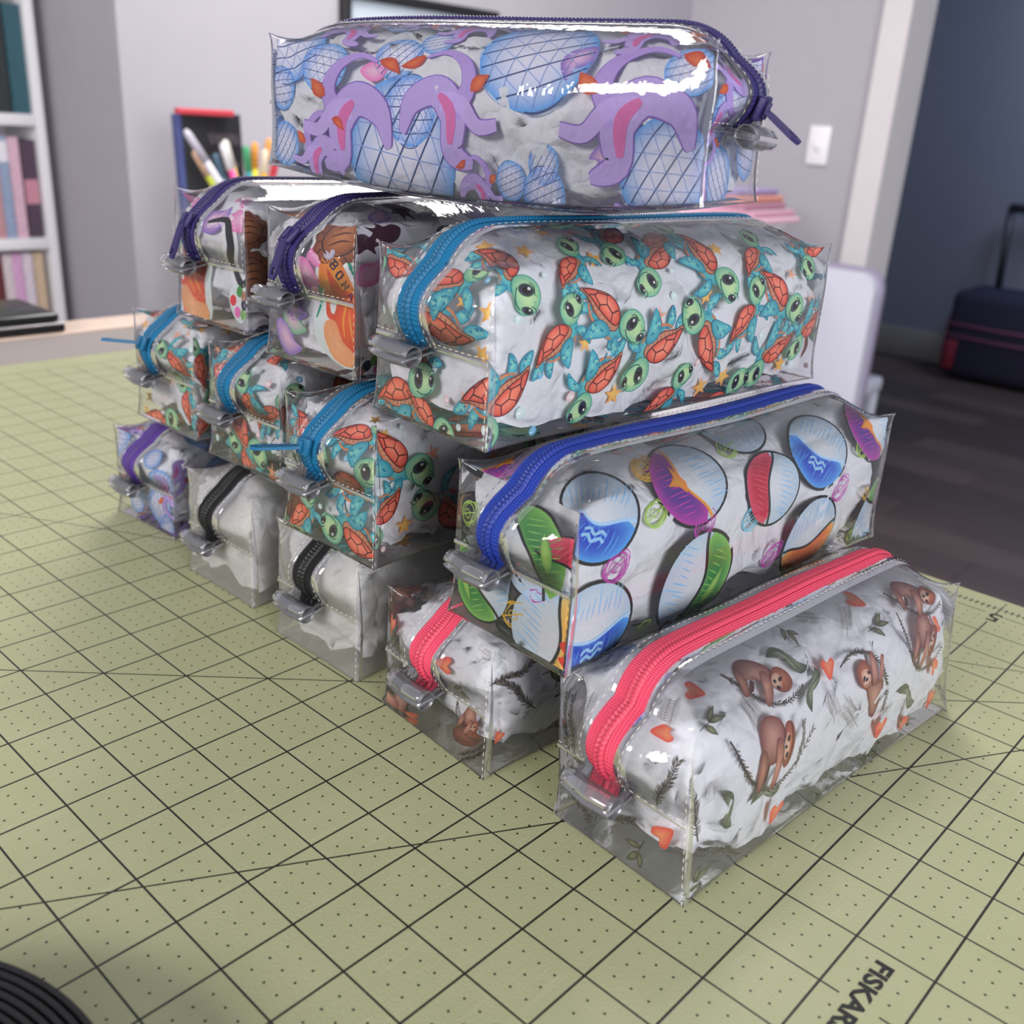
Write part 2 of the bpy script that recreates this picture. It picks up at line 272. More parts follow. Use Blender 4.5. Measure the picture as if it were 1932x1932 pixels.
# folded fabric on a cabinet by the back wall
cb = empty('fabric_cabinet', (-46, 100, -36)); tag(cb, 'low white cabinet behind the pouches under the folded fabric', 'cabinet')
box('carcass', (-20, -8, 0), (-2.4, 8, 35.2), M_WHITE, cb, .1); box('cabinet_top', (-20.4, -8.4, 35.2), (-2, 8.4, 36.2), M_WHITE, cb, .1); [box('door', (-19.6+8.6*k, -8.6, 1), (-11.2+8.6*k, -8.0, 34.6), M_WHITE, cb, .08) for k in range(2)]
zf = .2
for k, (c, x1, lab) in enumerate((('e9b9c6', -44.2, 'pale pink folded fabric at the bottom of the stack'), ('cf9aae', -44.9, 'dusty pink folded fabric second from the bottom'), ('b07a90', -46.2, 'mauve folded fabric in the middle of the stack'), ('d98a78', -46.6, 'salmon orange folded fabric near the top of the stack'), ('9a86b8', -47.4, 'lavender folded fabric on top of the stack'))):
    e = empty('folded_fabric', (x1-5.5, 100, zf)); tag(e, lab, 'fabric', 'stack of folded fabric behind the pouches'); mf = mat('folded_cotton', c, .9, sheen=.2)
    V, F = [], []
    a = np.linspace(-np.pi/2, np.pi/2, 7); th = .68
    prof = [(-5, 0)]+[(5.2+.3*math.cos(q), th/2+th/2*math.sin(q)) for q in a]+[(-5, th), (-5, th*.55), (4.9, th*.55), (4.9, th*.45), (-5, th*.45)]
    for yy in (-4.5, 4.5): V += [(x_, yy, z_) for x_, z_ in prof]
    n_ = len(prof); F = [(i, (i+1) % n_, n_+(i+1) % n_, n_+i) for i in range(n_)]+[tuple(range(n_))[::-1], tuple(range(n_, 2*n_))]
    link('folded_layers', mesh('folded_layers', V, F), e, mf); zf += .7
# white chair in front of the doorway
ch = empty('chair', (-43, 111, -36)); tag(ch, 'white chair with a rounded padded back beside the doorway casing', 'chair'); cw = mat('white_chair_plastic', 'd4d4e0', .5)
def rr(x0, z0, x1, z1, r, y0, y1, nm, m, par):
    P = []
    for cx, cz, a0 in ((x1-r, z1-r, 0), (x0+r, z1-r, 90), (x0+r, z0+r, 180), (x1-r, z0+r, 270)): P += [(cx+r*math.cos(math.radians(a0+q)), cz+r*math.sin(math.radians(a0+q))) for q in range(0, 91, 15)]
    n_ = len(P); V = [(x, y, z) for y in (y0, y1) for x, z in P]; return link(nm, mesh(nm, V, [(i, n_+i, n_+(i+1) % n_, (i+1) % n_) for i in range(n_)]+[tuple(range(n_)), tuple(range(n_, 2*n_))[::-1]], False), par, m)
rr(-10.4, 8, 6.2, 30.9, 2.2, .3, 1.6, 'backrest', cw, ch); rr(-10.8, 7.6, 6.7, 31.4, 2.6, 1.6, 2.3, 'back_shell', mat('chair_edge', '9b93a8', .5), ch)
box('seat', (-10, 2, 15.5), (6, 18-9, 17.5), cw, ch, .5)
for x in (-9.6, 4.6): [box('leg', (x, y, 0), (x+1.2, y+1.2, 15.6), cw, ch, .15) for y in (2.2, 7.4)]
# suitcase in the hall
sc_ = empty('suitcase', (-61.3, 214, -36)); tag(sc_, 'dark navy suitcase with pink piping on the hall floor', 'suitcase'); nv = mat('navy_nylon', '2a2940', .8); pk = mat('pink_piping', '8a4a66', .6)
box('body', (0, -6, .6), (25, 8, 18.6), nv, sc_, 2.2, 4)
for z, y in ((9.2, -6.15), (11.6, -6.1)): tube('piping', [(-.1, 3, z+.4), (-.1, -4.5, z+.3), (1.2, y, z), (12, y-.1, z-.2), (24, y, z)], .22, pk, sc_, 8)
tube('piping', [(-.05, -4, 2), (-.2, -4.3, 6), (-.1, -4, 12), (.9, -3.6, 17.6), (2.4, -3.4, 18.7)], .25, pk, sc_, 8)
box('pocket_panel', (.9, -6.5, 2.2), (3.2, -5.9, 8.2), mat('red_pocket', '8a1f38', .6), sc_, .3)
gm = mat('grey_metal_tube', '4a4a52', .4, .5)
for x in (5.2, 19): tube('handle_tube', [(x, 5, 18), (x-1+.0, 5, 34.5)], .7, gm, sc_)
tube('handle_grip', [(4.0, 5, 34.5), (18.2, 5, 34.5)], .9, gm, sc_)
for x in (2, 22): tube('wheel', [(x-.6, 4, .9), (x+.6, 4, .9)], .9, bk, sc_, 14)

# ---------------------------------------------------------------- cutting mat
def mat_material():
    m = mat('green_cutting_mat', 'a9ab82', .42, spec=.45); g = NT(m); v = g.obj(); sx = g.new('ShaderNodeSeparateXYZ'); g.ln(v, sx.inputs[0]); x, y = sx.outputs[0], sx.outputs[1]
    def near(q, w): return g.m('LESS_THAN', g.m('ABSOLUTE', g.m('SUBTRACT', g.m('FRACT', g.m('ADD', q, .5)), .5)), w)
    def rng(q, a, b): return g.m('MULTIPLY', g.m('GREATER_THAN', q, a), g.m('LESS_THAN', q, b))
    ing = g.m('MULTIPLY', rng(x, -24.02, 12.02), rng(y, -7.02, 17.02))
    # the "y = whole" line is interrupted beside the printed name
    gapx = g.m('SUBTRACT', 1., g.m('MULTIPLY', g.m('MULTIPLY', rng(x, 9.25, 9.74), rng(y, 4.5, 5.5)), 1.))
    L = g.m('MULTIPLY', g.m('MAXIMUM', near(x, .0165), g.m('MULTIPLY', near(y, .0145), gapx)), ing)
    def ang(a, b, c, w): return g.m('LESS_THAN', g.m('ABSOLUTE', g.m('ADD', g.m('ADD', g.m('MULTIPLY', x, a), g.m('MULTIPLY', y, b)), c)), w)
    for dg in (30, 45, 60):
        a = math.radians(dg); s_, c_ = math.sin(a), math.cos(a); L = g.m('MAXIMUM', L, g.m('MULTIPLY', ang(s_, -c_, -(12*s_-17*c_), .0135), ing))
    fx = g.m('SUBTRACT', g.m('FRACT', g.m('ADD', g.m('MULTIPLY', x, 4), .5)), .5); fy = g.m('SUBTRACT', g.m('FRACT', g.m('ADD', g.m('MULTIPLY', y, 4), .5)), .5)
    d = g.m('LESS_THAN', g.m('ADD', g.m('MULTIPLY', fx, fx), g.m('MULTIPLY', fy, fy)), .0052)
    nl = g.m('SUBTRACT', 1., g.m('MAXIMUM', near(x, .1), near(y, .1))); L = g.m('MAXIMUM', L, g.m('MULTIPLY', g.m('MULTIPLY', d, nl), ing))
    # ruler round the rim
    rl = g.m('MULTIPLY', g.m('LESS_THAN', g.m('ABSOLUTE', g.m('SUBTRACT', y, 17.36)), .012), rng(x, -24, 12))
    tk = g.m('MULTIPLY', g.m('MULTIPLY', g.m('LESS_THAN', g.m('ABSOLUTE', g.m('SUBTRACT', g.m('FRACT', g.m('ADD', g.m('MULTIPLY', x, 8), .5)), .5)), .12), rng(y, 17.26, 17.46)), rng(x, -24, 12))
    tk2 = g.m('MULTIPLY', g.m('MULTIPLY', near(x, .016), rng(y, 17.05, 17.58)), rng(x, -24, 12.1))
    L = g.m('MAXIMUM', L, g.m('MAXIMUM', g.m('MAXIMUM', rl, tk), tk2))
    num = g.m('MULTIPLY', g.m('LESS_THAN', g.m('ABSOLUTE', g.m('SUBTRACT', y, 16.78)), .24), near(x, .2)); L = g.m('MULTIPLY', L, g.m('SUBTRACT', 1., num))
    # worn print and knife scratches
    n0 = g.noise(v, 1.1, 3); a0 = srgb('a4a67c'); b0 = srgb('b0b08a'); base = g.mix(n0.outputs[0], a0, b0)
    def scr(rot, seed, wid, amt):
        mp = g.new('ShaderNodeMapping'); mp.inputs['Rotation'].default_value = (0, 0, rot); mp.inputs['Scale'].default_value = (7., .07, 1); mp.inputs['Location'].default_value = (seed, seed*.7, 0); g.ln(v, mp.inputs[0])
        n = g.noise(mp.outputs[0], 1., 2, .4); q = g.m('LESS_THAN', g.m('ABSOLUTE', g.m('SUBTRACT', n.outputs[0], .5)), wid)
        return g.m('MULTIPLY', g.m('MULTIPLY', q, g.m('GREATER_THAN', g.noise(v, .5+seed*.01, 2).outputs[0], .5)), amt)
    sc = g.m('MAXIMUM', g.m('MAXIMUM', scr(1.57, 3, .0035, .16), scr(.2, 9, .0025, .14)), g.m('MAXIMUM', scr(-.5, 14, .002, .12), scr(1.2, 21, .0025, .14)))
    base = g.mix(sc, base, srgb('dcd9b8')); wear = g.m('MULTIPLY_ADD', g.noise(v, 3, 3).outputs[0], .12, .92)
    g.ln(g.mix(g.m('MULTIPLY', L, wear), base, srgb('0e0f0e')), g.b.inputs['Base Color'])
    h = g.m('ADD', g.noise(v, 22, 3, .6).outputs[0], g.m('MULTIPLY', sc, -.6)); g.bump(h, .012, .55); g.ln(g.m('MULTIPLY_ADD', g.noise(v, .8, 2).outputs[0], .18, .33), g.b.inputs['Roughness'])
    return m
mm = box('cutting_mat', (-25.3, -8.5, -.085), (12.9, 17.9, 0), mat_material()); tag(mm, 'olive green self-healing cutting mat with black one-inch grid under the pouches', 'cutting mat')
M_PRINT = mat('black_mat_print', '0f100f', .5)
def letters(txt, size, loc, rot, name, m, parent, sx=1., off=0.):
    cu = bpy.data.curves.new(name, 'FONT'); cu.body = txt; cu.size = size*S; cu.extrude = .0015*S; cu.offset = off*S; cu.space_character = 1.0; cu.resolution_u = 3
    t = bpy.data.objects.new('tmp_text', cu); SC.collection.objects.link(t); bpy.context.view_layer.update(); me = bpy.data.meshes.new_from_object(t); bpy.data.objects.remove(t); me.materials.clear()
    o = link(name, me, parent, m, loc); o.rotation_euler = (0, 0, rot); o.scale = (sx, 1, 1); return o
for i in range(12): 
    if i in (7,): letters('5', .62, (7.19, 17.06, .002), math.pi, 'printed_numeral', M_PRINT, mm, 1.0, .008)
    if i == 7: letters('5', .14, (7.04, 17.75, .002), math.pi, 'printed_numeral', M_PRINT, mm)
letters('4', .62, (8.19, 17.06, .002), math.pi, 'printed_numeral', M_PRINT, mm, 1.0, .008)
letters('FISKARS', .31, (9.36, 5.83, .002), -math.pi/2, 'printed_name', M_PRINT, mm, 1.3, .011)
# roll of black webbing at the near left corner
wr = empty('webbing_roll', (4.5, -4.62, 0)); tag(wr, 'roll of ribbed black webbing lying flat at the near left corner of the mat', 'webbing roll')
wm = mat('black_webbing', '0d0c0f', .55, spec=.3); g = NT(wm); v = g.obj(); sx = g.new('ShaderNodeSeparateXYZ'); g.ln(v, sx.inputs[0]); an = g.m('ARCTAN2', sx.outputs[1], sx.outputs[0])
h = g.m('MULTIPLY', g.m('SINE', g.m('MULTIPLY', an, 330.)), g.m('SINE', g.m('MULTIPLY', sx.outputs[2], 75.))); g.bump(h, .012, .8); g.ln(g.mix(g.m('MULTIPLY_ADD', h, .5, .5), (.003, .003, .004), (.014, .012, .015)), g.b.inputs['Base Color'])
turns, per = 21, 110; V = []; rr0 = 1.0
for k in range(turns*per+1):
    a = 2*np.pi*k/per; r_ = rr0+ .095*k/per
    for dr, z in ((-.036, .04), (-.036, .96), (-.018, 1.0), (.018, 1.0), (.036, .96), (.036, .04)): V.append(((r_+dr)*math.cos(a), (r_+dr)*math.sin(a), z*.92))
link('webbing_coil', mesh('webbing_coil', np.array(V), gridfaces(turns*per+1, 6, 0, True), False), wr, wm)
tube('cardboard_core', [(0, 0, .02), (0, 0, .9)], .92, mat('cardboard', '8a7357', .9), wr, 30)
# ---------------------------------------------------------------- bag shape (all lengths in inches)
class Bag:
    """A boxed zip pouch: box point p in [-1,1]^3 -> local inches (x across, y along, z up; origin = base centre)."""
    def __init__(s, W, H, L, puff=.12, seed=0, r_top=.78, tilt=0., sag=0., belly=0.):
        s.hx, s.hy, s.hz = W/2, L/2, H/2
        s.W, s.H, s.L, s.puff, s.seed, s.rx, s.tilt, s.sag, s.belly = W, H, L, puff, seed, r_top, tilt, sag, belly
        r = np.random.RandomState(seed+11)
        s.wd = r.normal(size=(7, 3)) * np.array([1.5, 1.0, 1.6]); s.wp = r.uniform(0, 6.28, 7)
        s.wa = .011*np.array([1.3, 1, 1, .8, .7, .6, .5])
    def D(s, p):
        p = np.asarray(p, float)
        ap = np.abs(p); sg = np.sign(p)
        R = 1.1
        lx = np.clip((ap[:, 0]*s.hx-(s.hx-R))/R, 0, 1.1)
        ly = np.clip((ap[:, 1]*s.hy-(s.hy-R))/R, 0, 1.1)
        lz = np.clip((ap[:, 2]*s.hz-(s.hz-R))/R, 0, 1.1)
        top = 1/(1+np.exp(-6*p[:, 2]))
        x, y, z = p[:, 0]*s.hx, p[:, 1]*s.hy, p[:, 2]*s.hz
        def rnd(u, v, k):
            m_ = np.maximum(np.maximum(u, v), 1e-6); return 1-m_/((u**k+v**k)**(1/k)+1e-9)
        ey = 1-.80*np.clip(ap[:, 1], 0, 1)**9
        e = rnd(lx, lz, 2.3)*ey*(s.rx*top+.16*(1-top))
        x -= sg[:, 0]*e*lx*R; z -= sg[:, 2]*e*lz*R*np.where(p[:, 2] > 0, 1, .4)
        ex = 1-.72*np.clip(ap[:, 0], 0, 1)**3
        e = rnd(ly, lz, 2.2)*ex*(.92*top+.06*(1-top))
        y -= sg[:, 1]*e*ly*R; z -= sg[:, 2]*e*lz*R*top
        ez = 1-np.clip(ap[:, 2], 0, 1)**4
        e = rnd(lx, ly, 3)*ez*.30
        x -= sg[:, 0]*e*lx*R; y -= sg[:, 1]*e*ly*R
        # stuffing pushes the sides, the top and the ends out; the seam across each end pulls in
        x += p[:, 0]*.13*(1-p[:, 1]**4)*(1-p[:, 2]**2)
        z += np.clip(p[:, 2], 0, 1.1)*s.puff*(1-np.clip(ap[:, 0], 0, 1)**2)*(1-np.clip(ap[:, 1], 0, 1)**8)
        g = -.12*np.exp(-((p[:, 2]+.14)/.16)**2)+.22*np.exp(-((p[:, 2]-.40)/.40)**2)
        y += sg[:, 1]*ly*g*(1-np.clip(ap[:, 0], 0, 1)**2.5)
        z -= s.sag*np.exp(-((p[:, 1]-.15)/.5)**2)*top*np.clip(p[:, 2], 0, 1)
        z -= s.belly*np.clip(-p[:, 2], 0, 1)*(1-np.clip(ap[:, 1], 0, 1)**2.5)*(1-.3*np.clip(ap[:, 0], 0, 1)**2)
        w = np.zeros(len(p)); q = np.stack([x, y, z], 1)
        for d, ph, a in zip(s.wd, s.wp, s.wa): w += a*np.sin(q@d+ph)
        edge = 1-.8*np.maximum(np.maximum(lx*ly, ly*lz), lx*lz)**3
        w *= edge
        x += p[:, 0]*w; z += np.clip(p[:, 2], -.0, 1)*w*.7; y += sg[:, 1]*ly*w
        x += s.tilt*(z+s.hz)
        return np.stack([x, y, z+s.hz], 1)
    def tube(s, S, c):
        """sheet coords (S inches from the front, c inches round from the top centre, + = right side) -> box point"""
        S = np.clip(S, 0, s.L); P = 2*(s.W+s.H); c = np.clip(c, -P/2, P/2)
        a = np.abs(c); h = s.W/2
        x = np.where(a < h, a/h, np.where(a < h+s.H, 1., (P/2-a)/h))
        z = np.where(a < h, 1., np.where(a < h+s.H, 1-2*(a-h)/s.H, -1.))
        return np.stack([np.sign(c)*x, S/s.L*2-1, z], 1)
    def end(s, X, Z, side=-1):
        """front (side=-1) or rear end: X inches from the centre, Z inches above the base"""
        X = np.clip(X, -s.W/2, s.W/2); Z = np.clip(Z, 0, s.H)
        return np.stack([X/s.hx, 0*X+side, Z/s.hz-1], 1)
    def frame(s, p, dp1, dp2):
        a = s.D(p); e = 1e-3
        t = s.D(p+dp1*e)-s.D(p-dp1*e); u = s.D(p+dp2*e)-s.D(p-dp2*e)
        n = np.cross(t, u); n /= np.linalg.norm(n, axis=1)[:, None]+1e-12
        t /= np.linalg.norm(t, axis=1)[:, None]+1e-12
        u /= np.linalg.norm(u, axis=1)[:, None]+1e-12
        return a, t, u, n

# name: (W, H, L, x_centre, y_front, z_base, yaw_deg, options)
BAGS = {
 'A1': (2.5, 2.3, 7.2, -8.65, 5.75, 0.0, 3, dict(puff=.05, seed=1)),
 'A2': (2.45, 2.45, 7.6, -4.6, 5.25, 0.0, 0, dict(puff=.08, seed=2)),
 'A3': (2.45, 2.5, 7.6, -1.08, 5.05, 0.0, 0, dict(puff=.08, seed=3)),
 'A4': (2.7, 2.35, 7.5, 2.25, 4.85, 0.0, -5, dict(puff=.08, seed=4)),
 'A5': (2.42, 2.55, 7.6, 6.0, 4.85, 0.0, -4, dict(puff=.26, seed=5, tilt=-.09)),
 'B1': (2.6, 2.6, 7.6, -7.8, 6.0, 2.55, 0, dict(puff=.05, seed=6)),
 'B2': (2.6, 2.5, 7.6, -4.3, 5.75, 2.6, 0, dict(puff=.06, seed=7)),
 'B3': (2.55, 2.6, 7.6, -.55, 4.95, 2.42, 0, dict(puff=.05, seed=8)),
 'B4': (2.5, 2.55, 8.4, 3.7, 4.85, 2.4, -4, dict(puff=.22, seed=9, sag=.08)),
 'C1': (2.6, 2.65, 7.6, -5.7, 6.0, 5.22, 0, dict(puff=.08, seed=10)),
 'C2': (2.55, 2.7, 7.6, -1.8, 5.55, 5.2, 0, dict(puff=.08, seed=11)),
 'C3': (2.65, 2.6, 8.2, 1.95, 4.85, 5.15, -4.5, dict(puff=.22, seed=12)),
 'D1': (2.05, 2.12, 7.8, 4.55, 8.1, 8.42, 101, dict(puff=.12, seed=13, belly=.36)),
}
def bag_world(name):
    """Bag, rotation matrix and base-centre position (inches)"""
    W, H, L, xc, yf, z0, yaw, kw = BAGS[name]
    a = np.radians(yaw); Rz = np.array([[np.cos(a), -np.sin(a), 0], [np.sin(a), np.cos(a), 0], [0, 0, 1]])
    b = Bag(W, H, L, **kw)
    front = np.array([xc, yf, z0], float)
    return b, Rz, front+Rz@np.array([0, L/2, 0])
# ---------------------------------------------------------------- printed motifs: flat ink shapes laid on the film
class Art:
    """collects filled outlines and strokes: 2-D verts, triangles, a colour per vertex and a stacking level"""
    def __init__(s): s.v, s.t, s.c, s.l, s.n = [], [], [], [], 0
    def add(s, v, t, c, l):
        v = np.asarray(v, float); s.v.append(v); s.t.append(np.asarray(t, int)+s.n)
        s.c.append(np.broadcast_to(c, (len(v), 3))); s.l.append(np.full(len(v), float(l))); s.n += len(v)
    def done(s):
        return tuple(np.concatenate(a) for a in (s.v, s.t, s.c, s.l))
    def blob(s, pts, cin, cout=None, l=0, ctr=None, rings=None, pw=1.4, step=.10):
        pts = dens(pts, min(step, .12)); n = len(pts); ctr = pts.mean(0) if ctr is None else np.asarray(ctr, float)
        cin = srgb(cin); cout = cin if cout is None else srgb(cout)
        size = np.abs(pts-ctr).max()
        k = 1 if size < .07 else max(3, int(np.ceil(size/.09))); rings = np.arange(1, k+1)/k
        V = [ctr[None]]; Cc = [cin[None]]
        for r in rings:
            V.append(ctr+(pts-ctr)*r); k = r**pw; Cc.append(np.broadcast_to(cin*(1-k)+cout*k, (n, 3)))
        T = [[0, 1+i, 1+(i+1) % n] for i in range(n)]
        for k in range(len(rings)-1):
            a = 1+k*n; b = a+n
            for i in range(n):
                j = (i+1) % n; T += [[a+i, b+i, b+j], [a+i, b+j, a+j]]
        s.add(np.concatenate(V), T, np.concatenate(Cc), l)
    def line(s, pts, w, col, l=1, taper=0., closed=False, step=.09):
        pts = np.asarray(pts, float)
        if closed: pts = np.vstack([pts, pts[:1]])
        pts = dens(pts, step, False)
        d = np.gradient(pts, axis=0); d /= np.linalg.norm(d, axis=1)[:, None]+1e-9
        nn = np.stack([-d[:, 1], d[:, 0]], 1); n = len(pts); q = np.linspace(0, 1, n)
        ww = w*(1-taper*np.abs(2*q-1)**2)/2 if taper >= 0 else w*(1+taper*q)/2
        mk = 2 if w < .1 else 5; V = np.concatenate([pts+nn*ww[:, None]*q_ for q_ in np.linspace(1, -1, mk)])
        T = []
        for j in range(mk-1):
            for i in range(n-1): T += [[j*n+i, (j+1)*n+i, (j+1)*n+i+1], [j*n+i, (j+1)*n+i+1, j*n+i+1]]
        s.add(V, T, srgb(col), l)
    def oval(s, c, rx, ry, a, cin, cout=None, l=0, n=14, **k):
        t = np.linspace(0, 2*np.pi, n, endpoint=False); x, y = rx*np.cos(t), ry*np.sin(t)
        s.blob(np.stack([c[0]+x*np.cos(a)-y*np.sin(a), c[1]+x*np.sin(a)+y*np.cos(a)], 1), cin, cout, l, ctr=c, step=9, **k)
    def outline_oval(s, c, rx, ry, a, w, col, l=1, n=20):
        t = np.linspace(0, 2*np.pi, n); x, y = rx*np.cos(t), ry*np.sin(t)
        s.line(np.stack([c[0]+x*np.cos(a)-y*np.sin(a), c[1]+x*np.sin(a)+y*np.cos(a)], 1), w, col, l)
def dens(p, step, closed=True):
    p = np.asarray(p, float); q = np.vstack([p, p[:1]]) if closed else p; out = []
    for a, b in zip(q[:-1], q[1:]):
        k = max(1, int(np.ceil(np.linalg.norm(b-a)/step)))
        for i in range(k): out.append(a+(b-a)*i/k)
    if not closed: out.append(q[-1])
    return np.array(out)
def smooth(p, k=4, closed=True):
    """Catmull-Rom through the control points"""
    p = np.asarray(p, float); n = len(p); out = []
    rng = range(n) if closed else range(n-1)
    for i in rng:
        if closed: a, b, c, d = p[i-1], p[i], p[(i+1) % n], p[(i+2) % n]
        else: a, b, c, d = p[max(i-1, 0)], p[i], p[i+1], p[min(i+2, n-1)]
        for j in range(k):
            t = j/k
            out.append(.5*((2*b)+(c-a)*t+(2*a-5*b+4*c-d)*t*t+(3*b-a-3*c+d)*t**3))
    if not closed: out.append(p[-1])
    return np.array(out)
def leafshape(a, b, w, bend=0., n=7, pw=1.):
    a, b = np.asarray(a, float), np.asarray(b, float); d = b-a; L = np.linalg.norm(d); d /= L; m = np.array([-d[1], d[0]])
    t = np.linspace(0, 1, n); prof = np.sin(np.pi*t**.8)**pw*w/2; mid = a+np.outer(t*L, d)+np.outer(np.sin(np.pi*t)*bend, m)
    return np.vstack([mid+np.outer(prof, m), (mid-np.outer(prof, m))[::-1][1:-1]])

def turtle(variant=0):
    A = Art(); r = np.random.RandomState(variant)
    teal, dk, lt = '3fb2bd', '1d7f97', '8fd6c4'
    def flip(a, b, w, bend, l):
        A.blob(smooth(leafshape(a, b, w, bend, 9, .62), 3), '7ad8d6', '2fa0bc', l); A.line(smooth(leafshape(a, b, w, bend, 9, .62), 3), .010, '1f7f96', l+.2, closed=True)
        a, b = np.array(a), np.array(b); d = b-a; m = np.array([-d[1], d[0]])/np.linalg.norm(d)
        for i in range(9):
            t = .28+.6*r.rand(); s_ = (r.rand()-.5)*w*.55
            A.oval(a+d*t+m*(np.sin(np.pi*t)*bend+s_), .025, .017, r.rand()*3, '9fdcc8' if i % 2 else '2a8fb0', None, l+.5, n=6)
    flip((-.42, -.08), (-.72, -.30), .17, .03, 0)            # rear flipper
    flip((-.25, -.16), (-.40, -.46), .15, -.03, .2)
    A.blob(smooth([(.08, -.06), (.18, .10), (.28, .20), (.42, .14), (.38, -.02), (.26, -.16), (0, -.22), (-.22, -.2)], 3), '74d4cc', '35a2ba', 1)
    A.line(smooth([(.30, -.10), (.12, -.21), (-.18, -.24), (-.34, -.17)], 4, False), .035, 'e08a58', 1.5)
    flip((.34, .02), (.52, -.38), .14, .06, 1.2)             # far front flipper
    # shell: scalloped tan rim, red dome, scutes
    rim = smooth([(-.58, -.14), (-.42, .06), (-.20, .20), (.02, .24), (.20, .16), (.26, .02), (.10, -.10), (-.16, -.15), (-.40, -.12)], 4)
    A.blob(rim, 'f0b08c', 'd98a66', 2)
    A.line(rim, .014, '7a2f24', 2.3, closed=True)
    dome = smooth([(-.54, -.10), (-.38, .09), (-.18, .225), (.02, .25), (.18, .17), (.20, .06), (.04, -.02), (-.18, -.07), (-.38, -.08)], 4)
    A.blob(dome, 'ff9a7c', 'e24a38', 3, ctr=(-.13, .09), pw=2)
    for pl in ([(-.36, .0), (-.20, -.02), (-.12, .09), (-.22, .18), (-.34, .08), (-.36, .0)], [(-.12, .09), (.03, .10), (.10, .02)], [(.03, .10), (.07, .22)],
               [(-.22, .18), (-.18, .23)], [(-.20, -.02), (-.16, -.07)], [(-.36, .0), (-.42, -.07)], [(-.34, .08), (-.38, .09)]):
        A.line(pl, .021, '5e1a18', 3.5, step=.2)
    A.line(dome, .016, '5a1a1a', 3.7, closed=True)
    for k in range(8):
        t = k/8; x = -.42+.66*t; y = -.115+.10*t*t
        A.line([(x, y-.02), (x+.008, y+.03)], .008, 'a8573f', 3.2)
    flip((.20, -.06), (-.02, -.50), .24, -.07, 4)            # big near flipper
    n0 = len(A.v)
    head = smooth([(.36, .12), (.32, .30), (.40, .45), (.58, .52), (.76, .46), (.84, .32), (.80, .20), (.66, .12), (.50, .06)], 4)
    A.blob(head, 'd2efb0', '74c4a4', 5, ctr=(.62, .34), pw=2.2); A.line(head, .010, '3c8f7c', 5.2, closed=True)
    for i in range(9): A.oval((.45+.3*r.rand(), .40+.09*r.rand()), .014, .011, 0, '86c492', None, 5.3, n=6)
    for (x, y, s_) in ((.52, .30, 1.), (.775, .335, .62)):
        A.oval((x, y), .085*s_, .115*(s_+.12), -.1, '2b1b2c', '3b6b55', 5.6, n=14, pw=8)
        A.oval((x+.012, y-.03), .05*s_, .06*s_, 0, 'b89be0', '4a3560', 5.9, n=10)
        A.oval((x+.01, y-.005), .045*s_, .07*s_, 0, '0c080c', None, 6.2, n=10)
        A.oval((x-.018*s_, y+.045*s_), .022*s_, .026*s_, 0, 'ffffff', None, 6.5, n=8)
        A.line(smooth([(x-.10*s_, y+.05), (x-.05*s_, y+.12), (x+.06*s_, y+.13)], 3, False), .012, '1d4a3c', 6.4)
    A.line(smooth([(.50, .155), (.60, .13), (.72, .165), (.79, .235)], 4, False), .014, '14504f', 6.4)
    for k in range(n0, len(A.v)): A.v[k] = A.v[k]+np.array([-.15, .03])
    v, t, c, l = A.done(); v = v-np.array([.05, .02])
    return v, t, c, l
def bubble(col='cfe9e4', r=.075):
    A = Art(); A.oval((0, 0), r, r*1.1, .4, 'e9f3f2' if col[0] > 'b' else 'a5d6ec', col, 0, n=14); A.oval((.02, .02), r*.35, r*.2, .6, 'ffffff', None, 1, n=8); return A.done()
def star(col='f5a64e', thin=.42):
    A = Art(); p = []
    for k in range(10):
        a = np.pi*k/5+.3; q = .19 if k % 2 == 0 else .19*thin; p.append((q*np.cos(a), q*np.sin(a)))
    A.blob(p, 'f9cf6a' if thin > .3 else 'f6b48a', col, 0, ctr=(0, 0)); return A.done()
def branch(pts, w=.035, needle=.11, seed=0, col='3b2c2c'):
    A = Art(); r = np.random.RandomState(seed); p = smooth(pts, 8, False)
    A.line(p, w, col, 0, taper=-.55)
    d = np.gradient(p, axis=0); d /= np.linalg.norm(d, axis=1)[:, None]
    for i in range(3, len(p)):
        for sgn in (1, -1):
            a = np.arctan2(d[i, 1], d[i, 0])+sgn*(.5+.3*r.rand()); L = needle*(.6+.6*r.rand())
            A.blob(leafshape(p[i], p[i]+L*np.array([np.cos(a), np.sin(a)]), .026, 0, 4), '8a8468' if r.rand() < .5 else '4a3d36', '33292a', .5, step=9)
    return A
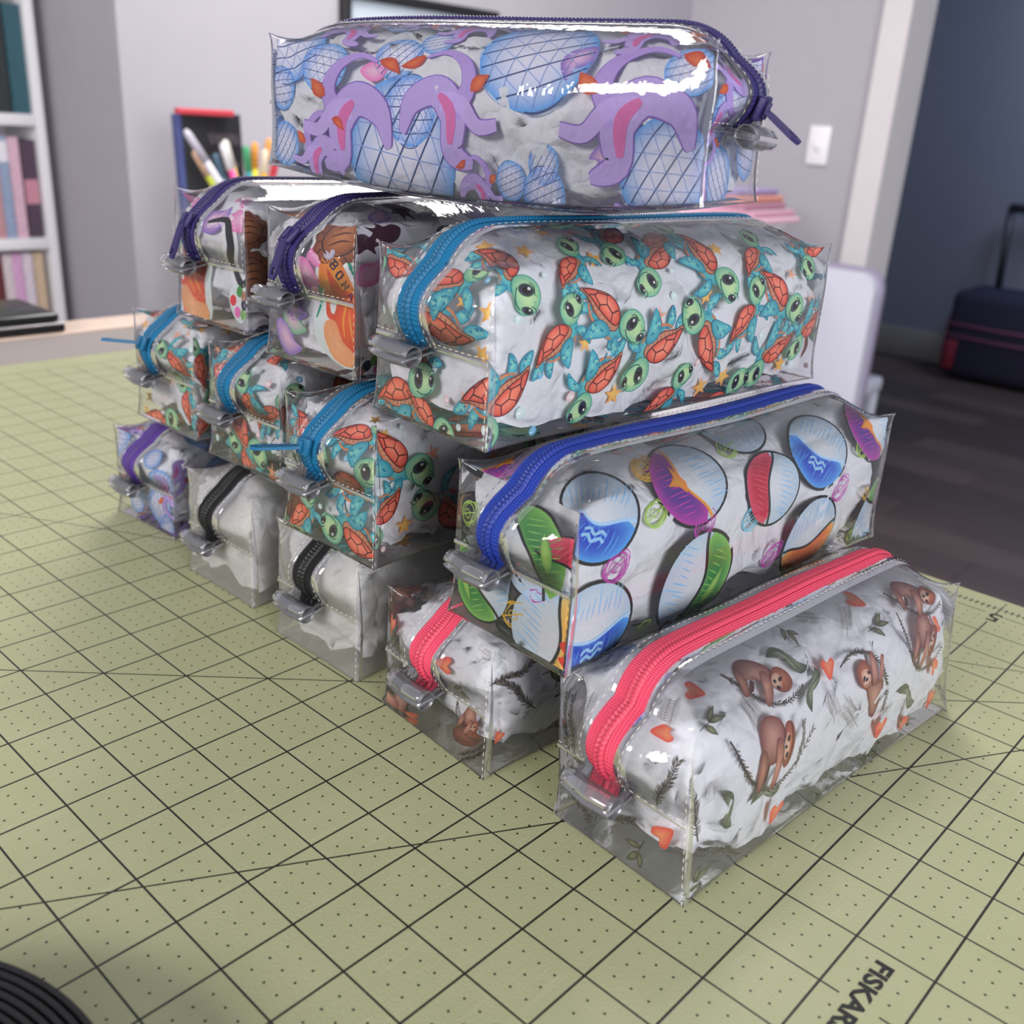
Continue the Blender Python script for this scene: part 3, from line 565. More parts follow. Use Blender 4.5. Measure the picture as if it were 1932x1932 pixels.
def sloth(pose=0):
    fur, dk, lt = 'c98a72', '6b3430', 'e8b49c'
    if pose == 0:      # bent over, arms down to the branch
        A = branch([(-1.0, .30), (-.68, -.16), (-.30, -.46), (.10, -.54), (.52, -.36), (.95, .16)], seed=1)
        A.blob(smooth([(-.34, .0), (-.36, .36), (-.22, .52), (.0, .50), (.18, .34), (.20, .08), (.10, -.12), (-.06, -.18), (-.26, -.14)], 4), 'c99784', '7a3c38', 2, ctr=(-.1, .24))
        A.blob(smooth([(-.34, .05), (-.22, .02), (-.17, -.2), (-.22, -.5), (-.33, -.52), (-.36, -.2)], 3), 'c58a76', '7a4238', 3)
        A.blob(smooth([(.0, .16), (.16, .14), (.19, -.12), (.12, -.5), (.0, -.52), (.02, -.2)], 3), 'd69a84', '8a4c42', 4)
        A.blob(smooth([(-.16, -.08), (-.1, -.1), (-.12, -.35), (-.2, -.42)], 3), '5a2c28', '4a2424', 1.5)
        A.blob(smooth([(.18, .32), (.26, .40), (.38, .36), (.44, .14), (.40, -.12), (.28, -.26), (.18, -.18), (.20, .06)], 4), 'c87a58', '84402f', 5, ctr=(.34, .08))
        A.blob(smooth([(.20, .20), (.27, .24), (.30, .10), (.29, -.06), (.24, -.14), (.18, -.06)], 3), 'f2cdb4', 'dba68c', 6)
        A.oval((.265, .16), .05, .035, 1.2, '3a1d1c', None, 6.5, n=9); A.oval((.255, -.07), .05, .035, 1.7, '3a1d1c', None, 6.5, n=9)
        A.oval((.205, .05), .035, .028, 0, '1c1416', None, 7, n=8)
        A.line(smooth([(.34, .38), (.38, .1), (.32, -.22)], 4, False), .05, '7a3a30', 6.2, taper=.5)
    elif pose == 1:    # hanging upright from one arm
        A = branch([(-.72, .55), (-.35, .66), (.05, .52), (.35, .15), (.50, -.30), (.44, -.62)], seed=2)
        A.blob(smooth([(-.16, .02), (-.08, -.30), (.04, -.60), (.16, -.62), (.28, -.36), (.34, -.08), (.18, .02), (.0, .06)], 4), 'c99784', '7a3c38', 2)
        A.blob(smooth([(.20, -.06), (.32, .02), (.38, .24), (.42, .34), (.34, .36), (.22, .12)], 3), 'cf9884', '8a4a42', 3)
        A.blob(smooth([(-.02, -.02), (.12, -.02), (.16, .22), (.14, .48), (.06, .54), (.0, .40), (-.02, .18)], 3), 'd9a08c', '85473f', 6)
        A.blob(smooth([(-.36, .36), (-.24, .46), (-.10, .44), (-.02, .30), (-.02, .08), (-.12, -.04), (-.26, .0), (-.36, .16)], 4), 'c87a58', '84402f', 4)
        A.blob(smooth([(-.28, .28), (-.14, .30), (-.05, .20), (-.06, .06), (-.16, .0), (-.27, .08)], 3), 'f4d4bc', 'dba68c', 5)
        A.oval((-.235, .16), .055, .032, .9, '4a2420', None, 5.4, n=9); A.oval((-.085, .22), .05, .03, -.5, '4a2420', None, 5.4, n=9)
        A.oval((-.165, .13), .04, .03, .3, '1c1416', None, 5.6, n=8); A.oval((-.23, .165), .018, .018, 0, '0a0808', None, 5.8, n=6)
        A.line(smooth([(-.22, .05), (-.16, .03), (-.1, .07)], 3, False), .012, '3a1d1c', 5.7)
    else:              # walking along the branch
        A = branch([(-.85, .12), (-.45, -.10), (-.05, -.28), (.35, -.26), (.75, .02)], seed=3)
        A.blob(smooth([(-.62, .22), (-.48, .38), (-.15, .38), (.12, .26), (.16, .08), (-.05, .04), (-.30, .08), (-.52, .04)], 4), 'c49280', '7a3c38', 2)
        A.blob(smooth([(-.62, .22), (-.48, .16), (-.38, -.12), (-.46, -.22), (-.56, -.06)], 3), 'c98c76', '7a4238', 3)
        A.blob(smooth([(-.14, .22), (.04, .18), (.10, -.10), (.02, -.34), (-.08, -.30), (-.10, -.06)], 3), 'dba28c', '8a4c42', 4)
        A.blob(smooth([(-.36, .06), (-.28, .04), (-.30, -.10), (-.38, -.12)], 3), '5a2c28', '4a2424', 1.5)
        A.blob(smooth([(.06, .22), (.20, .34), (.42, .28), (.52, .12), (.44, -.04), (.26, -.08), (.10, .02)], 4), 'c87a58', '84402f', 5)
        A.blob(smooth([(.08, .16), (.18, .24), (.28, .16), (.28, .0), (.16, -.02), (.08, .04)], 3), 'f4d4bc', 'dba68c', 6)
        A.oval((.255, .15), .055, .035, .7, '3a1d1c', None, 6.5, n=9); A.oval((.21, .0), .05, .032, -.3, '3a1d1c', None, 6.5, n=9)
        A.oval((.14, .10), .038, .03, 0, '1c1416', None, 7, n=8)
    return A.done()
def heart(green=False):
    A = Art(); p = smooth([(0, -.22), (-.13, -.02), (-.17, .10), (-.10, .18), (-.02, .12), (.0, .08), (.03, .13), (.11, .19), (.17, .10), (.12, -.03)], 3)
    A.blob(p, 'c9c890' if green else 'f59a6a', 'a9a878' if green else 'e8483a', 0, ctr=(.03, .08)); return A.done()
def feather():
    A = Art(); A.line(smooth([(-.05, -.35), (.0, 0), (.06, .35)], 4, False), .010, '5c5148', 0)
    for k in range(12):
        t = -.2+.5*k/11
        for sg_ in (1, -1): A.line(smooth([(.02+t*.16, t), (.02+t*.16+sg_*.09, t+.03), (.02+t*.16+sg_*.15, t+.13)], 3, False), .008, '6a6056', .3)
    return A.done()
def sprig():
    A = Art(); A.line([(-.22, -.25), (-.04, -.04)], .018, '3c3a2a', 0)
    for a, b in (((-.05, -.04), (.0, .26)), ((-.05, -.04), (.26, .18)), ((-.12, -.13), (.22, -.16))): A.blob(leafshape(a, b, .12, .01), '8f9070', '35381f', 1)
    return A.done()
def curl():
    A = Art(); A.blob(smooth([(-.28, .34), (-.06, .36), (.06, .22), (.10, .0), (.14, -.22), (.22, -.32), (.10, -.36), (-.02, -.30), (-.06, -.08), (-.04, .12), (-.14, .28)], 3), 'a0a58a', '4c523c', 0, ctr=(.03, .0))
    A.line(smooth([(-.28, .34), (.0, .24), (.04, .0), (.06, -.34), (.30, -.30)], 4, False), .014, '3a4030', 1); return A.done()
def spray():
    return branch([(-.45, -.1), (-.1, -.02), (.2, .0), (.5, .12)], .028, .13, 4).done()
def ball(kind='blue'):
    """hand-drawn toy ball of about the same size and colours, cut in two by a plain curved edge"""
    col = {'blue': ('1d3fc4', '5cb0f0'), 'purple': ('5b2a96', 'c63aa8'), 'red': ('c4183c', 'e8506c'), 'green': ('2f8a3e', '8cc860'), 'yellow': ('f0b850', 'f7d68a'), 'orange': ('f0763a', 'f9b45c')}[kind]
    A = Art(); R_ = .50; r = np.random.RandomState(len(kind)*7)
    A.oval((0, 0), R_+.035, R_+.035, 0, '08080c', None, 0, n=40); A.oval((0, 0), R_, R_, 0, 'f4f6fa', 'c9def2', 1, n=36)
    t = np.linspace(np.pi*1.03, np.pi*1.97, 16); arc = np.stack([R_*np.cos(t), R_*np.sin(t)], 1)
    cut = np.stack([np.linspace(arc[-1, 0], arc[0, 0], 10), -.04+.07*np.cos(np.linspace(0, np.pi*2, 10))], 1)
    A.blob(np.vstack([arc, cut[1:-1]]), col[0], col[1], 2, ctr=(0, -.24), pw=3)
    A.line(smooth(cut, 2, False), .035, 'f2a63a' if kind == 'purple' else ('bfe0f6' if kind == 'blue' else '15151a'), 3)
    for k in range(11):      # crayon hatching
        x = -.36+.068*k+.02*r.rand(); a = .18+.16*r.rand()
        A.line([(x, .12+.05*r.rand()), (x+.05, .12+a)], .016, '9ccbee', 1.5, taper=.6)
        if abs(x) < .36: A.line([(x, -.12-.04*r.rand()), (x-.05, -.12-a*.9)], .017, col[1], 2.5, taper=.6)
    if kind == 'blue':
        for k in range(2): A.line(smooth([(-.12, -.22-.08*k), (-.05, -.18-.08*k), (.02, -.23-.08*k), (.10, -.17-.08*k), (.16, -.2-.08*k)], 4, False), .035, 'a8dcf4', 3.5)
    if kind == 'yellow': A.blob(smooth([(-.12, -.38), (-.15, -.24), (-.10, -.12), (-.04, -.2), (.03, -.10), (.12, -.22), (.10, -.36), (0, -.42)], 3), 'ee5a34', 'd8332a', 3.5)
    if kind == 'green': A.blob(leafshape((-.26, -.2), (.16, -.34), .12, -.03), 'b4dc6a', '7dbb4c', 3.5)
    if kind == 'purple': A.blob([(-.3, -.1), (-.16, -.16), (-.10, -.30), (-.02, -.18), (.1, -.14), (-.02, -.06)], 'f7b23a', 'f08a2c', 3.4)
    return A.done()
def rings(col='c63ab0'):
    A = Art()
    for k in range(4): A.outline_oval((.02*k-.03, .015*(k % 2)), .15+.012*k, .11+.014*(k % 3), .5+.12*k, .012, col, k*.3, n=18)
    A.outline_oval((0, 0), .06, .05, 0, .012, col, 1.5, n=10); A.line([(-.13, -.06), (.14, .07)], .014, col, 1.7); return A.done()
def lattice(R_=.5, seed=0):
    """plain blue-shaded ball with a net of fine lines"""
    A = Art(); A.oval((0, 0), R_, R_, 0, 'eeecfa', '5aa8ee', 0, n=32, pw=3.2)
    a0 = .35+seed
    for k in range(-3, 4):
        for da in (0, 1.05, 2.1):
            a = a0+da; h = k*R_/3.6*(1+.04*abs(k)); w = np.sqrt(max(R_**2-h*h, 0))*.97; t = np.linspace(-1, 1, 9)
            x = t*w; y = h+.10*h*(1-t*t)
            A.line(np.stack([x*np.cos(a)-y*np.sin(a), x*np.sin(a)+y*np.cos(a)], 1), .012 if da == 0 else .007, '23457e' if da == 0 else '8fa6d8', 1+da*.1)
    return A.done()
def swirl(seed=0):
    """abstract lavender brush swirl with a pink streak and two orange petals"""
    A = Art(); m = 1 if seed % 2 == 0 else -1
    sp = smooth([(-.62, .30), (-.50, .02), (-.18, -.10), (.05, .12), (.05, .42), (.30, .52)], 6, False)*np.array([m, 1]); 
    A.line(sp, .36, '8a64bc', 0, taper=.75); A.line(sp, .33, 'cdb4ee', 1, taper=.8)
    s2 = smooth([(.05, .10), (.22, -.14), (.12, -.42), (-.14, -.58), (-.40, -.50)], 6, False)*np.array([m, 1])
    A.line(s2, .26, '8a64bc', 0, taper=-.85); A.line(s2, .23, 'c6a8ea', 1, taper=-.85)
    s3 = smooth([(-.12, .0), (.14, .02), (.36, .20), (.60, .18)], 6, False)*np.array([m, 1])
    A.line(s3, .22, '7a4fae', .2, taper=-.5); A.line(s3, .19, 'd4bcf2', 1.2, taper=-.5)
    A.line(smooth([(-.14, -.06), (.02, .10), (.02, .36)], 5, False)*np.array([m, 1]), .13, 'e678b8', 2, taper=.6)
    A.blob(leafshape((-.42*m, -.52), (-.72*m, -.36), .15, .04), 'ee7a3c', 'c8382c', 2); A.blob(leafshape((.26*m, -.1), (.46*m, -.28), .16, .02), 'ee7a3c', 'd2482c', 2)
    v, t, c, l = A.done(); return v, t, c, l+2.2
def mug():
    A = Art(); A.blob(smooth([(-.62, -.50), (-.68, .25), (-.30, .62), (.45, .60), (.62, .1), (.5, -.6), (-.1, -.72)], 4), 'f6f6f4', 'dfe9e4', 0)
    A.line(smooth([(-.66, -.2), (-.64, .28), (-.28, .58), (.2, .62)], 5, False), .09, '2f9a80', .5, taper=.6)
    A.outline_oval((-.34, .16), .17, .20, .2, .10, 'e2562a', 1.5)
    A.blob(smooth([(-.20, .46), (.42, .50), (.44, -.10), (.30, -.52), (-.10, -.50), (-.26, -.1)], 4), 'f2702c', 'dc4a22', 2, ctr=(.1, .1))
    A.blob(smooth([(-.40, -.14), (-.16, -.06), (.10, -.30), (.42, -.38), (.40, -.62), (-.06, -.66), (-.38, -.40)], 3), 'f7c58c', 'f0a468', 3)
    A.line(smooth([(.0, .40), (-.02, .1), (.12, -.2)], 4, False), .06, 'f9a83c', 4, taper=.6); A.line([(.1, .2), (.34, -.2)], .05, 'f6b04a', 4, taper=.6); return A.done()
def cookie():
    A = Art(); t = np.linspace(0, 2*np.pi, 48, endpoint=False); q = .50+.028*np.sin(t*12)
    A.blob(np.stack([(q+.06)*np.cos(t), (q+.06)*.92*np.sin(t)], 1), 'f4f2f0', 'eef2ee', 0, ctr=(0, 0))
    A.blob(np.stack([q*np.cos(t), q*.92*np.sin(t)], 1), 'b8683c', '7c3c20', 1, ctr=(0, 0), pw=3)
    A.outline_oval((0, 0), .36, .33, 0, .022, '3a1a12', 2)
    for k in range(16):
        a = k*np.pi/8; A.line([(.385*np.cos(a), .355*np.sin(a)), (.455*np.cos(a+.05), .42*np.sin(a+.05))], .024, '5a2a16', 2)
    A.oval((0, 0), .33, .30, 0, 'd98f58', 'a05a32', 2.2, n=20)
    for a, b in (((-.2, .1), (.16, .2)), ((-.22, -.04), (.22, .06)), ((-.16, -.18), (.2, -.1))): A.line(smooth([a, ((a[0]+b[0])/2, a[1]+.1), b], 5, False), .035, '6a2e1a', 3, taper=.8)
    return A.done()
def label_card():
    A = Art(); A.blob([(-.66, .42), (.66, .16), (.62, -.16), (-.16, -.52)], 'f4f2f0', None, 0); A.line([(-.6, .44), (.64, .2)], .05, '1f9a84', .5)
    A.blob([(-.56, .32), (.62, .10), (.58, -.08), (-.14, -.40)], 'f2a43c', 'ee8a34', 1); A.oval((-.36, .14), .10, .10, 0, 'e6e0ee', 'c8c0dc', 2); A.blob([(-.2, -.02), (.5, -.06), (.1, -.3)], 'e4622c', 'd8482a', 2)
    def st(pl, ox, oy):
        A.line(np.array(pl)*.13+np.array([ox, oy]), .022, '2a2050', 3, step=9)
    for i, ch in enumerate(([(0, 0), (0, 1), (.5, .95), (.55, .6), (0, .5), (.6, .4), (.6, .05), (0, 0)], [(.1, 0), (0, .5), (.1, 1), (.5, 1), (.6, .5), (.5, 0), (.1, 0)],
                            [(0, 0), (0, 1), (.55, 0), (.55, 1)], [(0, 0), (.3, 1), (.6, 0), (.45, .4), (.12, .4)])): st(ch, -.20+.155*i, .05-.025*i)
    return A.done()
def splat(col='4a1e34'):
    A = Art(); A.blob(smooth([(-.35, .05), (-.15, .22), (.1, .18), (.18, .02), (.42, -.06), (.2, -.1), (.34, -.28), (.1, -.16), (.02, -.3), (-.06, -.12), (-.25, -.1)], 3), col, None, 1, ctr=(0, .02))
    A.blob(smooth([(-.45, .08), (-.15, .32), (.2, .27), (.52, -.06), (.4, -.36), (0, -.38), (-.35, -.18)], 3), 'f0eef2', 'e4e0ea', 0); return A.done()
def dots():
    A = Art(); A.blob(smooth([(-.35, -.05), (-.28, .3), (0, .45), (.25, .3), (.38, -.1), (.2, -.42), (-.1, -.38)], 3), 'f2f2f4', 'dfe9e8', 0)
    for x, y, c in ((-.02, .25, '4aa048'), (-.2, -.02, 'e83a40'), (.0, -.22, 'f07ac0'), (.2, .02, '2a2450'), (.22, -.2, '86b868'), (.16, .2, 'b87a60')): A.oval((x, y), .11, .13, x, c, None, 1, n=12)
    return A.done()
def ribbonmark():
    A = Art(); A.line(smooth([(-.5, .1), (-.2, .35), (.05, .1), (.1, -.2), (.4, -.3), (.5, 0)], 6, False), .26, 'f0f0f2', 0, taper=.4); A.line(smooth([(-.5, .1), (-.2, .35), (.05, .1), (.1, -.2), (.4, -.3), (.5, 0)], 6, False), .13, '17151a', 1, taper=.7); return A.done()
def plum():
    A = Art(); A.oval((0, 0), .42, .36, 0, 'f0eef4', None, 0, n=20); A.oval((0, 0), .38, .32, 0, '6a52b8', '3c2f80', 1, n=20); A.outline_oval((0, 0), .28, .22, 0, .014, 'c8a860', 2); A.line(smooth([(-.2, 0), (-.05, .12), (.1, -.05), (.2, .08)], 4, False), .014, 'c8a860', 2); return A.done()
def wash(col='f07ac0'):
    A = Art(); A.blob(smooth([(-.3, 0), (-.1, .2), (.15, .14), (.32, .18), (.22, -.1), (0, -.18), (-.2, -.12)], 3), 'f6c8e0', col, 0); return A.done()
MOTIFS = {'turtle': turtle, 'turtle2': lambda: turtle(5), 'bub': bubble, 'bubp': lambda: bubble('f2b8c0', .065), 'bubb': lambda: bubble('6cb8e0', .07), 'star': star, 'star2': lambda: star('ee9468', .24),
 'sloth0': lambda: sloth(0), 'sloth1': lambda: sloth(1), 'sloth2': lambda: sloth(2), 'heart': heart, 'heartg': lambda: heart(True), 'feather': feather, 'sprig': sprig, 'curl': curl, 'spray': spray,
 'ball_blue': lambda: ball('blue'), 'ball_purple': lambda: ball('purple'), 'ball_red': lambda: ball('red'), 'ball_green': lambda: ball('green'), 'ball_yellow': lambda: ball('yellow'), 'ball_orange': lambda: ball('orange'),
 'ring_m': rings, 'ring_y': lambda: rings('e8b82c'), 'ring_g': lambda: rings('a8cc4c'), 'ring_c': lambda: rings('7cc4dc'),
 'lat': lattice, 'lat2': lambda: lattice(.5, .6), 'swirl': swirl, 'swirl2': lambda: swirl(1), 'mug': mug, 'cookie': cookie, 'card': label_card, 'splat': splat, 'dots': dots, 'ribbon': ribbonmark, 'plum': plum,
 'wash': wash, 'washp': lambda: wash('8a6cc8'), 'washg': lambda: wash('6cc08a')}
_mc = {}
def motif(k):
    if k not in _mc: _mc[k] = MOTIFS[k]()
    return _mc[k]
# where each printed motif sits: (motif, sheet, u, v, turn, size); sheet t = round the body, e = front end
PLACED = {
 'C3': [('turtle', 't', 1.25, -2.47, 0.47, 0.92),('turtle', 't', 0.35, -1.23, -1.8, 1.25),('turtle', 't', 1.7, -1.32, 0.61, 0.9),('turtle', 'e', 0.4, 2.24, 0.0, 1.18),('turtle', 'e', 0.27, 1.67, 2.66, 1.25),('turtle', 'e', -0.58, 0.3, 0.0, 1.18),('turtle', 'e', -0.03, 0.08, -0.85, 0.95),('turtle', 'e', 1.5, 0.73, 0.0, 1.18),('turtle', 't', 1.99, -3.18, -2.73, 0.97),('turtle', 't', 2.17, -2.27, -1.01, 1.1),('turtle', 't', 3.41, -1.3, -2.79, 1.12),('turtle', 't', 4.64, -1.47, -1.56, 1.25),('turtle', 't', 6.04, -1.38, 0.61, 0.98),('turtle', 't', 2.8, -0.67, -2.65, 1.07),('turtle', 't', 3.92, -0.85, 0.1, 0.94),('turtle', 't', 5.63, -2.53, 0.51, 0.97),('turtle', 't', 6.49, -2.31, -1.06, 1.14),('turtle', 't', 7.7, -1.31, -2.74, 1.07),('turtle', 't', 4.54, -2.74, 1.79, 1.17),('turtle', 't', 3.21, -2.8, -3.0, 1.13),('turtle', 't', 6.51, -3.23, -2.97, 1.07),('turtle', 't', 7.64, -2.89, -2.93, 1.0),('turtle', 't', 3.8, -3.72, 0.31, 0.9),('turtle', 'e', -0.53, 1.04, 2.62, 0.92),('star', 't', 4.45, -2.09, 0.0, 1.0),('star', 'e', 1.29, 1.88, 0.0, 1.0),('star', 't', 7.01, -3.56, 0.0, 1.0),('star', 't', 2.47, -3.49, 0.0, 1.0),('star', 't', 1.65, -0.44, 0.0, 1.0),('star2', 't', 3.3, -2.34, 0.0, 1.0),('star2', 't', 7.62, -2.41, 0.0, 1.0)],
 'B3': [('turtle', 'e', 0.74, 1.26, 0.03, 1.16),('turtle', 't', 0.38, -2.05, -1.17, 1.25),('turtle', 't', 0.09, -2.97, -2.58, 0.9),('turtle', 't', 1.61, -3.18, 2.12, 1.25),('turtle', 'e', 0.66, 0.42, 2.6, 1.19),('turtle', 'e', 0.91, 2.28, 0.0, 1.18),('turtle', 'e', -0.52, 1.86, -0.96, 1.11),('star', 'e', 0.76, 0.72, 0.0, 1.0),('star', 't', 0.61, -3.29, 0.0, 1.0)],
 'B2': [('turtle', 't', 0.21, -0.83, 0.0, 1.18),('turtle', 'e', 0.52, 1.51, 1.37, 0.94),('turtle', 'e', -0.08, 0.61, -1.0, 1.25),('turtle', 't', 0.18, -2.41, 0.57, 0.9),('turtle', 'e', 1.14, 1.34, 0.15, 0.9),('turtle', 'e', 0.05, 0.24, 1.98, 0.9)],
 'B1': [('turtle', 'e', 0.74, 1.76, 2.2, 0.91),('turtle', 'e', -0.28, -0.06, -0.26, 1.25),('turtle', 'e', 0.95, 0.82, 1.52, 0.9),('turtle', 't', 0.21, -2.2, 1.42, 0.9),('turtle', 't', 0.33, -3.48, 0.71, 0.92)],
 'A5': [('sloth0', 't', 1.76, -2.15, -0.22, 1.0),('sloth1', 't', 4.45, -2.09, 0.02, 1.0),('sloth0', 't', 6.26, -1.94, -0.65, 0.9),('sloth2', 't', 2.0, -1.18, -0.48, 1.0),('sloth2', 't', 6.44, -1.2, -0.4, 1.0),('heart', 't', 3.44, -1.45, -0.28, 1.0),('heart', 't', 5.0, -3.14, 0.0, 1.0),('heart', 't', 1.99, -3.31, -0.16, 1.0),('heart', 't', 4.93, -0.65, 0.74, 1.0),('heart', 't', 0.73, -0.68, 0.71, 0.8),('heart', 't', 6.84, -3.31, -0.37, 0.97),('heart', 'e', 0.82, 0.78, 2.38, 0.99),('sprig', 't', 0.65, -1.18, -0.82, 1.0),('sprig', 't', 5.08, -1.21, -0.82, 1.0),('feather', 't', 4.39, -0.88, -0.52, 0.85),('feather', 't', 3.97, -2.51, 0.84, 1.0),('feather', 't', 0.08, -0.55, -1.19, 0.88),('curl', 't', 0.76, -2.64, -0.27, 0.8),('curl', 't', 5.77, -2.81, 0.38, 1.0),('curl', 't', 2.67, -0.98, 0.4, 1.0),('spray', 'e', -0.21, 0.58, 0.0, 1.0),('spray', 'e', 0.84, 1.59, 0.95, 1.0),('spray', 't', 0.13, -2.49, 1.56, 1.0)],
 'A4': [('heart', 'e', -1.18, 1.62, 0.0, 1.0),('heart', 'e', 0.42, 1.65, -1.33, 0.91),('heart', 't', 0.25, -3.12, -0.51, 0.57),('heart', 't', 0.0, 4.29, 0.0, 1.0),('sloth0', 'e', 0.48, 3.09, 0.0, 1.0),('sloth0', 'e', 0.89, 0.73, -0.46, 0.5),('spray', 't', 0.62, -2.45, 2.1, 1.0),('spray', 't', 0.45, -2.01, 0.0, 1.0)],
 'B4': [('ball_blue', 't', 0.51, -1.4, -0.52, 1.63),('ball_purple', 't', 2.57, -1.33, -1.25, 1.59),('ball_red', 't', 4.52, -1.87, -1.85, 1.42),('ball_blue', 't', 6.04, -1.47, -0.77, 1.59),('ball_purple', 't', 7.94, -1.37, -1.29, 1.56),('ball_green', 't', 8.36, -3.36, -3.87, 1.56),('ball_orange', 't', 5.87, -3.19, 0.22, 1.49),('ball_green', 't', 2.7, -3.16, 1.36, 1.7),('ball_yellow', 'e', 0.93, 0.36, 1.4, 1.63),('ball_red', 'e', 1.16, 1.45, -3.67, 1.14),('ball_green', 'e', -0.65, 0.74, -0.83, 1.35),('ball_green', 'e', 0.4, 1.58, -4.24, 1.49),('ball_purple', 't', 0.55, 0.93, 0.0, 1.28),('ball_green', 't', 4.31, -0.35, -3.14, 1.42),('ball_blue', 't', 0.46, -3.29, 0.1, 1.49),('ring_m', 't', 0.8, -2.38, 0.0, 1.45),('ring_m', 't', 2.7, -2.18, 0.0, 1.45),('ring_g', 't', 3.8, -0.86, 0.0, 1.45),('ring_y', 't', 1.82, -0.83, 0.0, 1.45),('ring_g', 't', 1.65, -1.74, 0.0, 1.45),('ring_c', 't', 3.93, -2.35, 0.0, 1.45),('ring_m', 't', 6.58, -2.42, 0.0, 1.45),('ring_m', 't', 4.77, -3.26, 0.0, 1.45),('ring_g', 't', 7.39, -1.77, 0.0, 1.45),('ring_g', 'e', -0.9, 1.74, 0.0, 1.45),('ring_y', 'e', 0.14, 0.45, 0.0, 1.45),('ring_c', 'e', -0.05, 2.49, 0.0, 1.45),('ring_m', 'e', 0.59, 1.03, 0.0, 1.45),('ring_y', 't', 1.82, -0.9, 0.0, 1.45)],
 'D1': [('lat2', 't', 5.17, 1.3, 0.0, 0.88),('lat2', 't', 5.53, 0.29, 0.0, 0.59),('lat', 't', 4.55, 0.93, 0.0, 0.59),('lat2', 't', 4.98, 2.72, 0.0, 2.06),('lat', 't', 2.74, 1.19, 0.0, 1.86),('lat', 't', 0.35, 1.41, 0.0, 0.8),('lat2', 't', 0.55, 2.75, 0.0, 1.37),('lat2', 't', 2.43, 2.69, 0.0, 0.49),('lat', 't', 2.43, 3.05, 0.0, 0.69),('lat', 't', 2.98, 2.91, 0.0, 0.49),('lat', 't', 7.53, 1.1, 0.0, 1.57),('lat2', 't', 7.53, 2.8, 0.0, 0.69),('lat', 'e', -0.53, 1.21, 0.0, 0.84),('swirl', 't', 6.11, 2.19, 0.0, 1.5),('swirl2', 't', 4.04, 2.02, 0.0, 1.4),('swirl', 't', 1.22, 1.99, 0.0, 1.6),('swirl2', 't', 3.49, 3.0, 0.0, 0.6),('swirl2', 't', 6.31, 0.6, 0.0, 0.9),('swirl', 't', 4.19, 0.52, 0.0, 0.8),('swirl', 't', 1.29, 0.68, 0.0, 0.9),('swirl2', 'e', -0.58, 1.61, 0.0, 0.8),('swirl', 'e', -0.82, 0.91, 0.0, 0.7),('swirl', 't', 6.74, 2.8, 0.0, 0.9)],
 'C2': [('mug', 'e', 0.92, 0.89, -0.25, 1.05),('cookie', 'e', 0.86, 2.43, 0.0, 1.3),('cookie', 't', 0.0, 0.76, -0.99, 1.0),('card', 'e', 0.89, 1.61, -0.87, 1.2),('splat', 't', 1.41, -0.72, -1.14, 1.1),('splat', 't', 2.52, -0.65, -0.95, 1.1),('plum', 't', 3.09, -1.0, -0.63, 1.1),('washp', 'e', -0.5, 0.96, -0.76, 1.2),('washg', 'e', -0.53, 0.75, -0.9, 1.3),('wash', 'e', 0.15, 1.57, -0.76, 1.4),('washp', 'e', -0.73, 0.34, -0.76, 1.4),('plum', 'e', -0.6, 1.91, 0.44, 0.8),('wash', 'e', 0.56, 1.98, 0.0, 1.2)],
 'C1': [('mug', 'e', -0.74, 0.74, 0.14, 1.3),('ribbon', 'e', 0.84, 1.58, -0.46, 1.5),('wash', 'e', -0.31, 2.45, 0.0, 1.6),('splat', 'e', -0.41, 1.91, 0.51, 0.9),('washp', 'e', 0.41, 2.11, 0.46, 1.5),('wash', 'e', 1.2, 2.18, 0.0, 1.5),('dots', 'e', -0.97, 0.07, -0.37, 0.6),('cookie', 't', 0.11, -1.95, -0.18, 0.9),('dots', 'e', 1.04, 0.54, -0.24, 0.9),('cookie', 't', 0.11, -2.83, 0.0, 1.0),('wash', 'e', 1.3, 2.65, 0.0, 0.9),('wash', 't', 0.46, 0.51, -2.0, 0.8),('splat', 't', 1.68, -0.68, -1.02, 1.0)],
 'A1': [('swirl', 't', 0.0, 0.79, 0.0, 1.0),('lat', 'e', 0.59, 1.89, 0.0, 0.55),('lat2', 'e', 0.9, 1.28, 0.0, 0.7),('swirl2', 'e', 1.03, 0.96, 0.0, 0.9),('lat', 'e', -0.46, 0.41, 0.0, 0.6),('swirl', 't', 0.11, -2.07, 0.0, 0.8),('lat2', 'e', 0.87, 0.15, 0.0, 0.6)],
}
# ---------------------------------------------------------------- zip pouches
M_FILM = film_mat('clear_vinyl'); M_FILM2 = film_mat('clear_vinyl_doubled', (.95, .95, .965), .07, (.8, .8, .85), .62)
M_HOLO = film_mat('frosted_iridescent_vinyl', (.95, .945, .93), .2, (.72, .69, .64), 1.1)
M_LOOP = film_mat('rolled_vinyl_tab', (.94, .94, .96), .11, (.72, .72, .76), .8, .12); M_INK = ink_mat(); M_TISSUE = tissue_mat()
ZIPS = {'teal': '0f74a4', 'coral': 'ff5270', 'blue': '2540a8', 'plum': '352a6a', 'purple': '5b3a94', 'black': '111113'}
M_ZIP = {k: weave_mat(k+'_zipper_tape', c) for k, c in ZIPS.items()}
M_COIL = {k: mat(k+'_zipper_coil', tuple(srgb(c)*.6), .5) for k, c in ZIPS.items()}
M_THREAD = mat('cream_thread', 'd9cfc0', .6); M_THREADK = mat('dark_thread', '1c1a22', .6)
